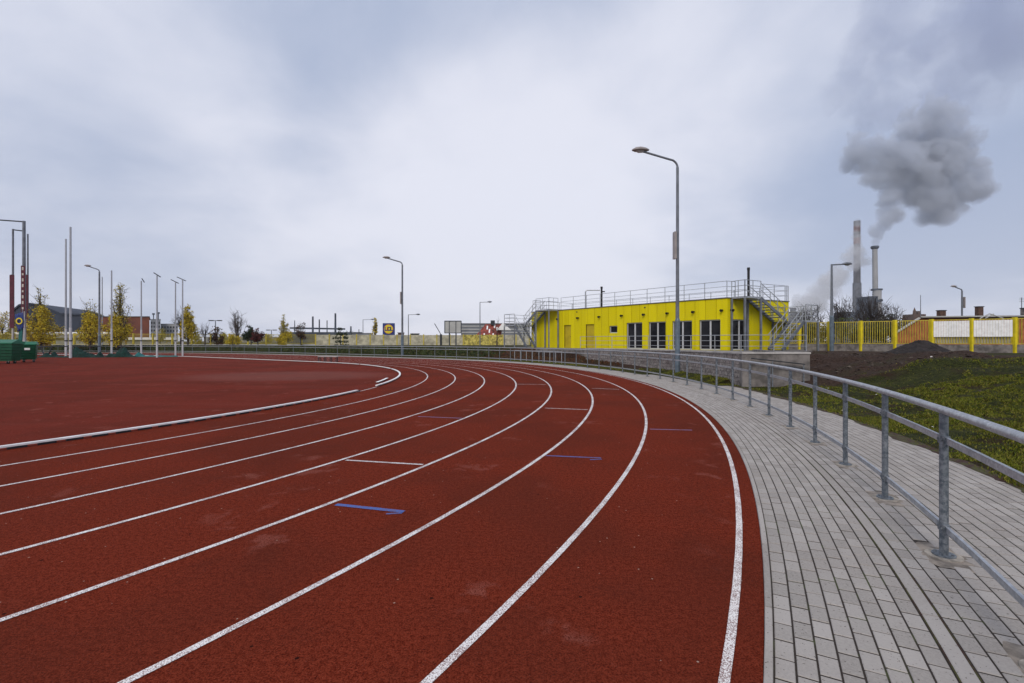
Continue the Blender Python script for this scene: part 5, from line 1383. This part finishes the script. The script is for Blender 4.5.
main_b = [(875, 246, 3.5), (875.5, 242, 5), (877, 237, 6.5), (879, 232, 7.5), (882, 226, 9), (886, 218, 11), (890, 209, 13), (892, 198, 16), (890, 185, 18), (880, 170, 20), (868, 155, 18), (860, 146, 14), (855, 139, 9), (890, 155, 24), (908, 172, 24),
          (918, 150, 24), (926, 188, 24), (940, 202, 20), (957, 203, 18), (966, 190, 19), (970, 172, 18), (962, 156, 22), (944, 168, 28), (940, 138, 22), (922, 122, 18), (958, 138, 17), (903, 130, 16), (930, 110, 14), (948, 118, 14), (908, 112, 10)]
smoke('smoke_plume', 'dense grey smoke plume billowing from the right power station chimney', main_b, 600, 0.095, 3, (0.84, 0.88, 0.95), 1.4, 5, (0.40, 0.58), 0.065, stem=214, warp=15, wscale=0.042, soft=0.38, rim=0.75)
thin_b = [(925, 115, 30), (950, 100, 34), (905, 100, 30), (875, 95, 28), (860, 70, 34), (890, 60, 40), (915, 75, 36), (930, 40, 44), (890, 20, 40), (940, 125, 26), (935, 105, 26), (955, 85, 34), (985, 95, 26), (905, 95, 22), (975, 55, 42), (1010, 40, 50), (1030, 5, 55), (960, 20, 40), (1000, -30, 60), (895, 115, 18)]
smoke('smoke_veil', 'thin spread out smoke drifting up towards the upper right corner', thin_b, 640, 0.0095, 5, (0.68, 0.75, 0.92), 4.0, 5, (0.32, 0.66), 0.016, warp=40, wscale=0.012)
steam_b = [(855, 250, 8), (850, 258, 12), (826, 288, 16), (816, 298, 15), (838, 276, 13), (806, 306, 12), (858, 224, 6), (857, 238, 7), (864, 262, 7), (856, 232, 5), (858, 244, 6), (855, 256, 8), (848, 267, 9), (840, 276, 10), (830, 284, 11), (820, 293, 12), (810, 303, 12), (800, 312, 11)]
smoke('white_steam', 'pale steam drifting round the left power station chimney', steam_b, 645, 0.06, 6, (0.97, 0.97, 0.98), 2.0, 5, (0.36, 0.6), 0.045, warp=8, wscale=0.05)

# ------------------------------------------------------------------ haze, sky, sun, camera
HAZE = True
if HAZE:
    hb = MB(); hb.box((0, 330, 149), (1500, 780, 302)); ho = hb.build('haze', 'lamp_metal', loc=(0, 330, 149)); ho.data.materials.clear()
    hm = bpy.data.materials.new('haze'); hm.use_nodes = True; hm.node_tree.nodes.remove(hm.node_tree.nodes['Principled BSDF'])
    pv = hm.node_tree.nodes.new('ShaderNodeVolumePrincipled'); pv.inputs['Color'].default_value = (0.90, 0.93, 1.0, 1); pv.inputs['Density'].default_value = 0.00015; pv.inputs['Anisotropy'].default_value = 0.0
    hm.node_tree.links.new(pv.outputs[0], hm.node_tree.nodes['Material Output'].inputs['Volume']); ho.data.materials.append(hm)
    tag(ho, 'thin pale haze lying over the whole place', None, kind='stuff')

w = bpy.data.worlds.new('World'); sc.world = w; w.use_nodes = True; t = NT(w.node_tree)
bg = w.node_tree.nodes['Background']
SUN_EL, SUN_ROT = math.radians(38), math.radians(200)
sky = t.n('ShaderNodeTexSky', sky_type='NISHITA', sun_disc=False, sun_elevation=SUN_EL, sun_rotation=SUN_ROT, air_density=1.0, dust_density=2.0)
tc = t.n('ShaderNodeTexCoord').outputs['Generated']
sx = t.n('ShaderNodeSeparateXYZ', {0: tc})
wn = t.n('ShaderNodeTexNoise', {'Vector': tc, 'Scale': 2.2, 'Detail': 4.0, 'Roughness': 0.5})
warp = t.n('ShaderNodeVectorMath', {0: t.n('ShaderNodeVectorMath', {0: wn.outputs['Color'], 1: (0.5, 0.5, 0.5)}, operation='SUBTRACT').outputs[0], 1: (0.55, 0.55, 0.55)}, operation='MULTIPLY').outputs[0]
dirw = t.n('ShaderNodeVectorMath', {0: tc, 1: warp}, operation='ADD').outputs[0]
zc = t.math('ADD', t.math('MAXIMUM', sx.outputs[2], 0.0), 0.28)
cv = t.n('ShaderNodeCombineXYZ', {0: t.math('DIVIDE', sx.outputs[0], zc), 1: t.math('DIVIDE', sx.outputs[1], zc), 2: 3.7}).outputs[0]
f = t.math('ADD', t.math('MULTIPLY', t.noise(cv, 0.8, 4.0, 0.5, 0.3), 0.72), t.math('MULTIPLY', t.noise(cv, 2.6, 6.0, 0.6, 0.3), 0.28))
def lobe(u, v, inner, outer):
    d = Vector(((u-512)/F, 1.0, -(v-YH)/F)).normalized()
    dt = t.n('ShaderNodeVectorMath', {0: dirw, 1: tuple(d)}, operation='DISTANCE').outputs['Value']
    return t.math('SUBTRACT', 1.0, t.ramp(dt, inner, outer))
# broad cloud masses: thin bright cover, thicker blue grey cover
for (u, v, i_, o_, k) in ((590, 190, 0.0, 0.55, 0.22), (70, 60, 0.0, 0.5, 0.16), (430, 290, 0.0, 0.6, 0.18), (330, 110, 0.0, 0.42, -0.13), (520, 60, 0.0, 0.35, -0.08), (90, 215, 0.0, 0.38, -0.13), (930, 90, 0.0, 0.5, -0.16), (760, 40, 0.0, 0.3, 0.07), (1000, 250, 0.0, 0.3, -0.06)):
    f = t.math('ADD', f, t.math('MULTIPLY', lobe(u, v, i_, o_), k))
cloud = t.mix(t.ramp(f, 0.28, 0.76), (3.65, 4.35, 6.0), (7.75, 7.9, 8.85))
hz = t.math('SUBTRACT', 1.0, t.ramp(sx.outputs[2], 0.0, 0.35))
cloud = t.mix(t.math('MULTIPLY', hz, 0.35), cloud, (6.6, 6.6, 7.35))
skyc = t.mix(0.93, sky.outputs[0], cloud)
t.set(bg, 'Color', skyc); bg.inputs['Strength'].default_value = 0.1
sl = bpy.data.lights.new('sun', 'SUN'); sl.energy = 1.5; sl.angle = math.radians(20); sl.color = (1.0, 0.91, 0.80)
so = bpy.data.objects.new('sun', sl); COL.objects.link(so)
az = SUN_ROT
dirv = Vector((math.sin(az)*math.cos(SUN_EL), math.cos(az)*math.cos(SUN_EL), math.sin(SUN_EL)))
so.rotation_euler = dirv.to_track_quat('Z', 'Y').to_euler(); so.location = (0, 0, 50)

cam = bpy.data.cameras.new('camera'); co = bpy.data.objects.new('camera', cam); COL.objects.link(co); sc.camera = co
cam.sensor_width = 36; cam.sensor_fit = 'HORIZONTAL'; cam.lens = 36*F/1024; cam.clip_end = 9000; cam.clip_start = 0.05
cam.shift_y = -(341.5-YH)/1024
co.location = (0, 0, HC); co.rotation_euler = (pi/2, 0, 0)
sc.view_settings.view_transform = 'Standard'; sc.view_settings.look = 'None'; sc.view_settings.gamma = 1; sc.view_settings.exposure = 0.15
sc.cycles.use_denoising = True
sc.cycles.max_bounces = 6; sc.cycles.diffuse_bounces = 3; sc.cycles.volume_bounces = 3
sc.cycles.volume_step_rate = 2.0; sc.cycles.volume_max_steps = 256
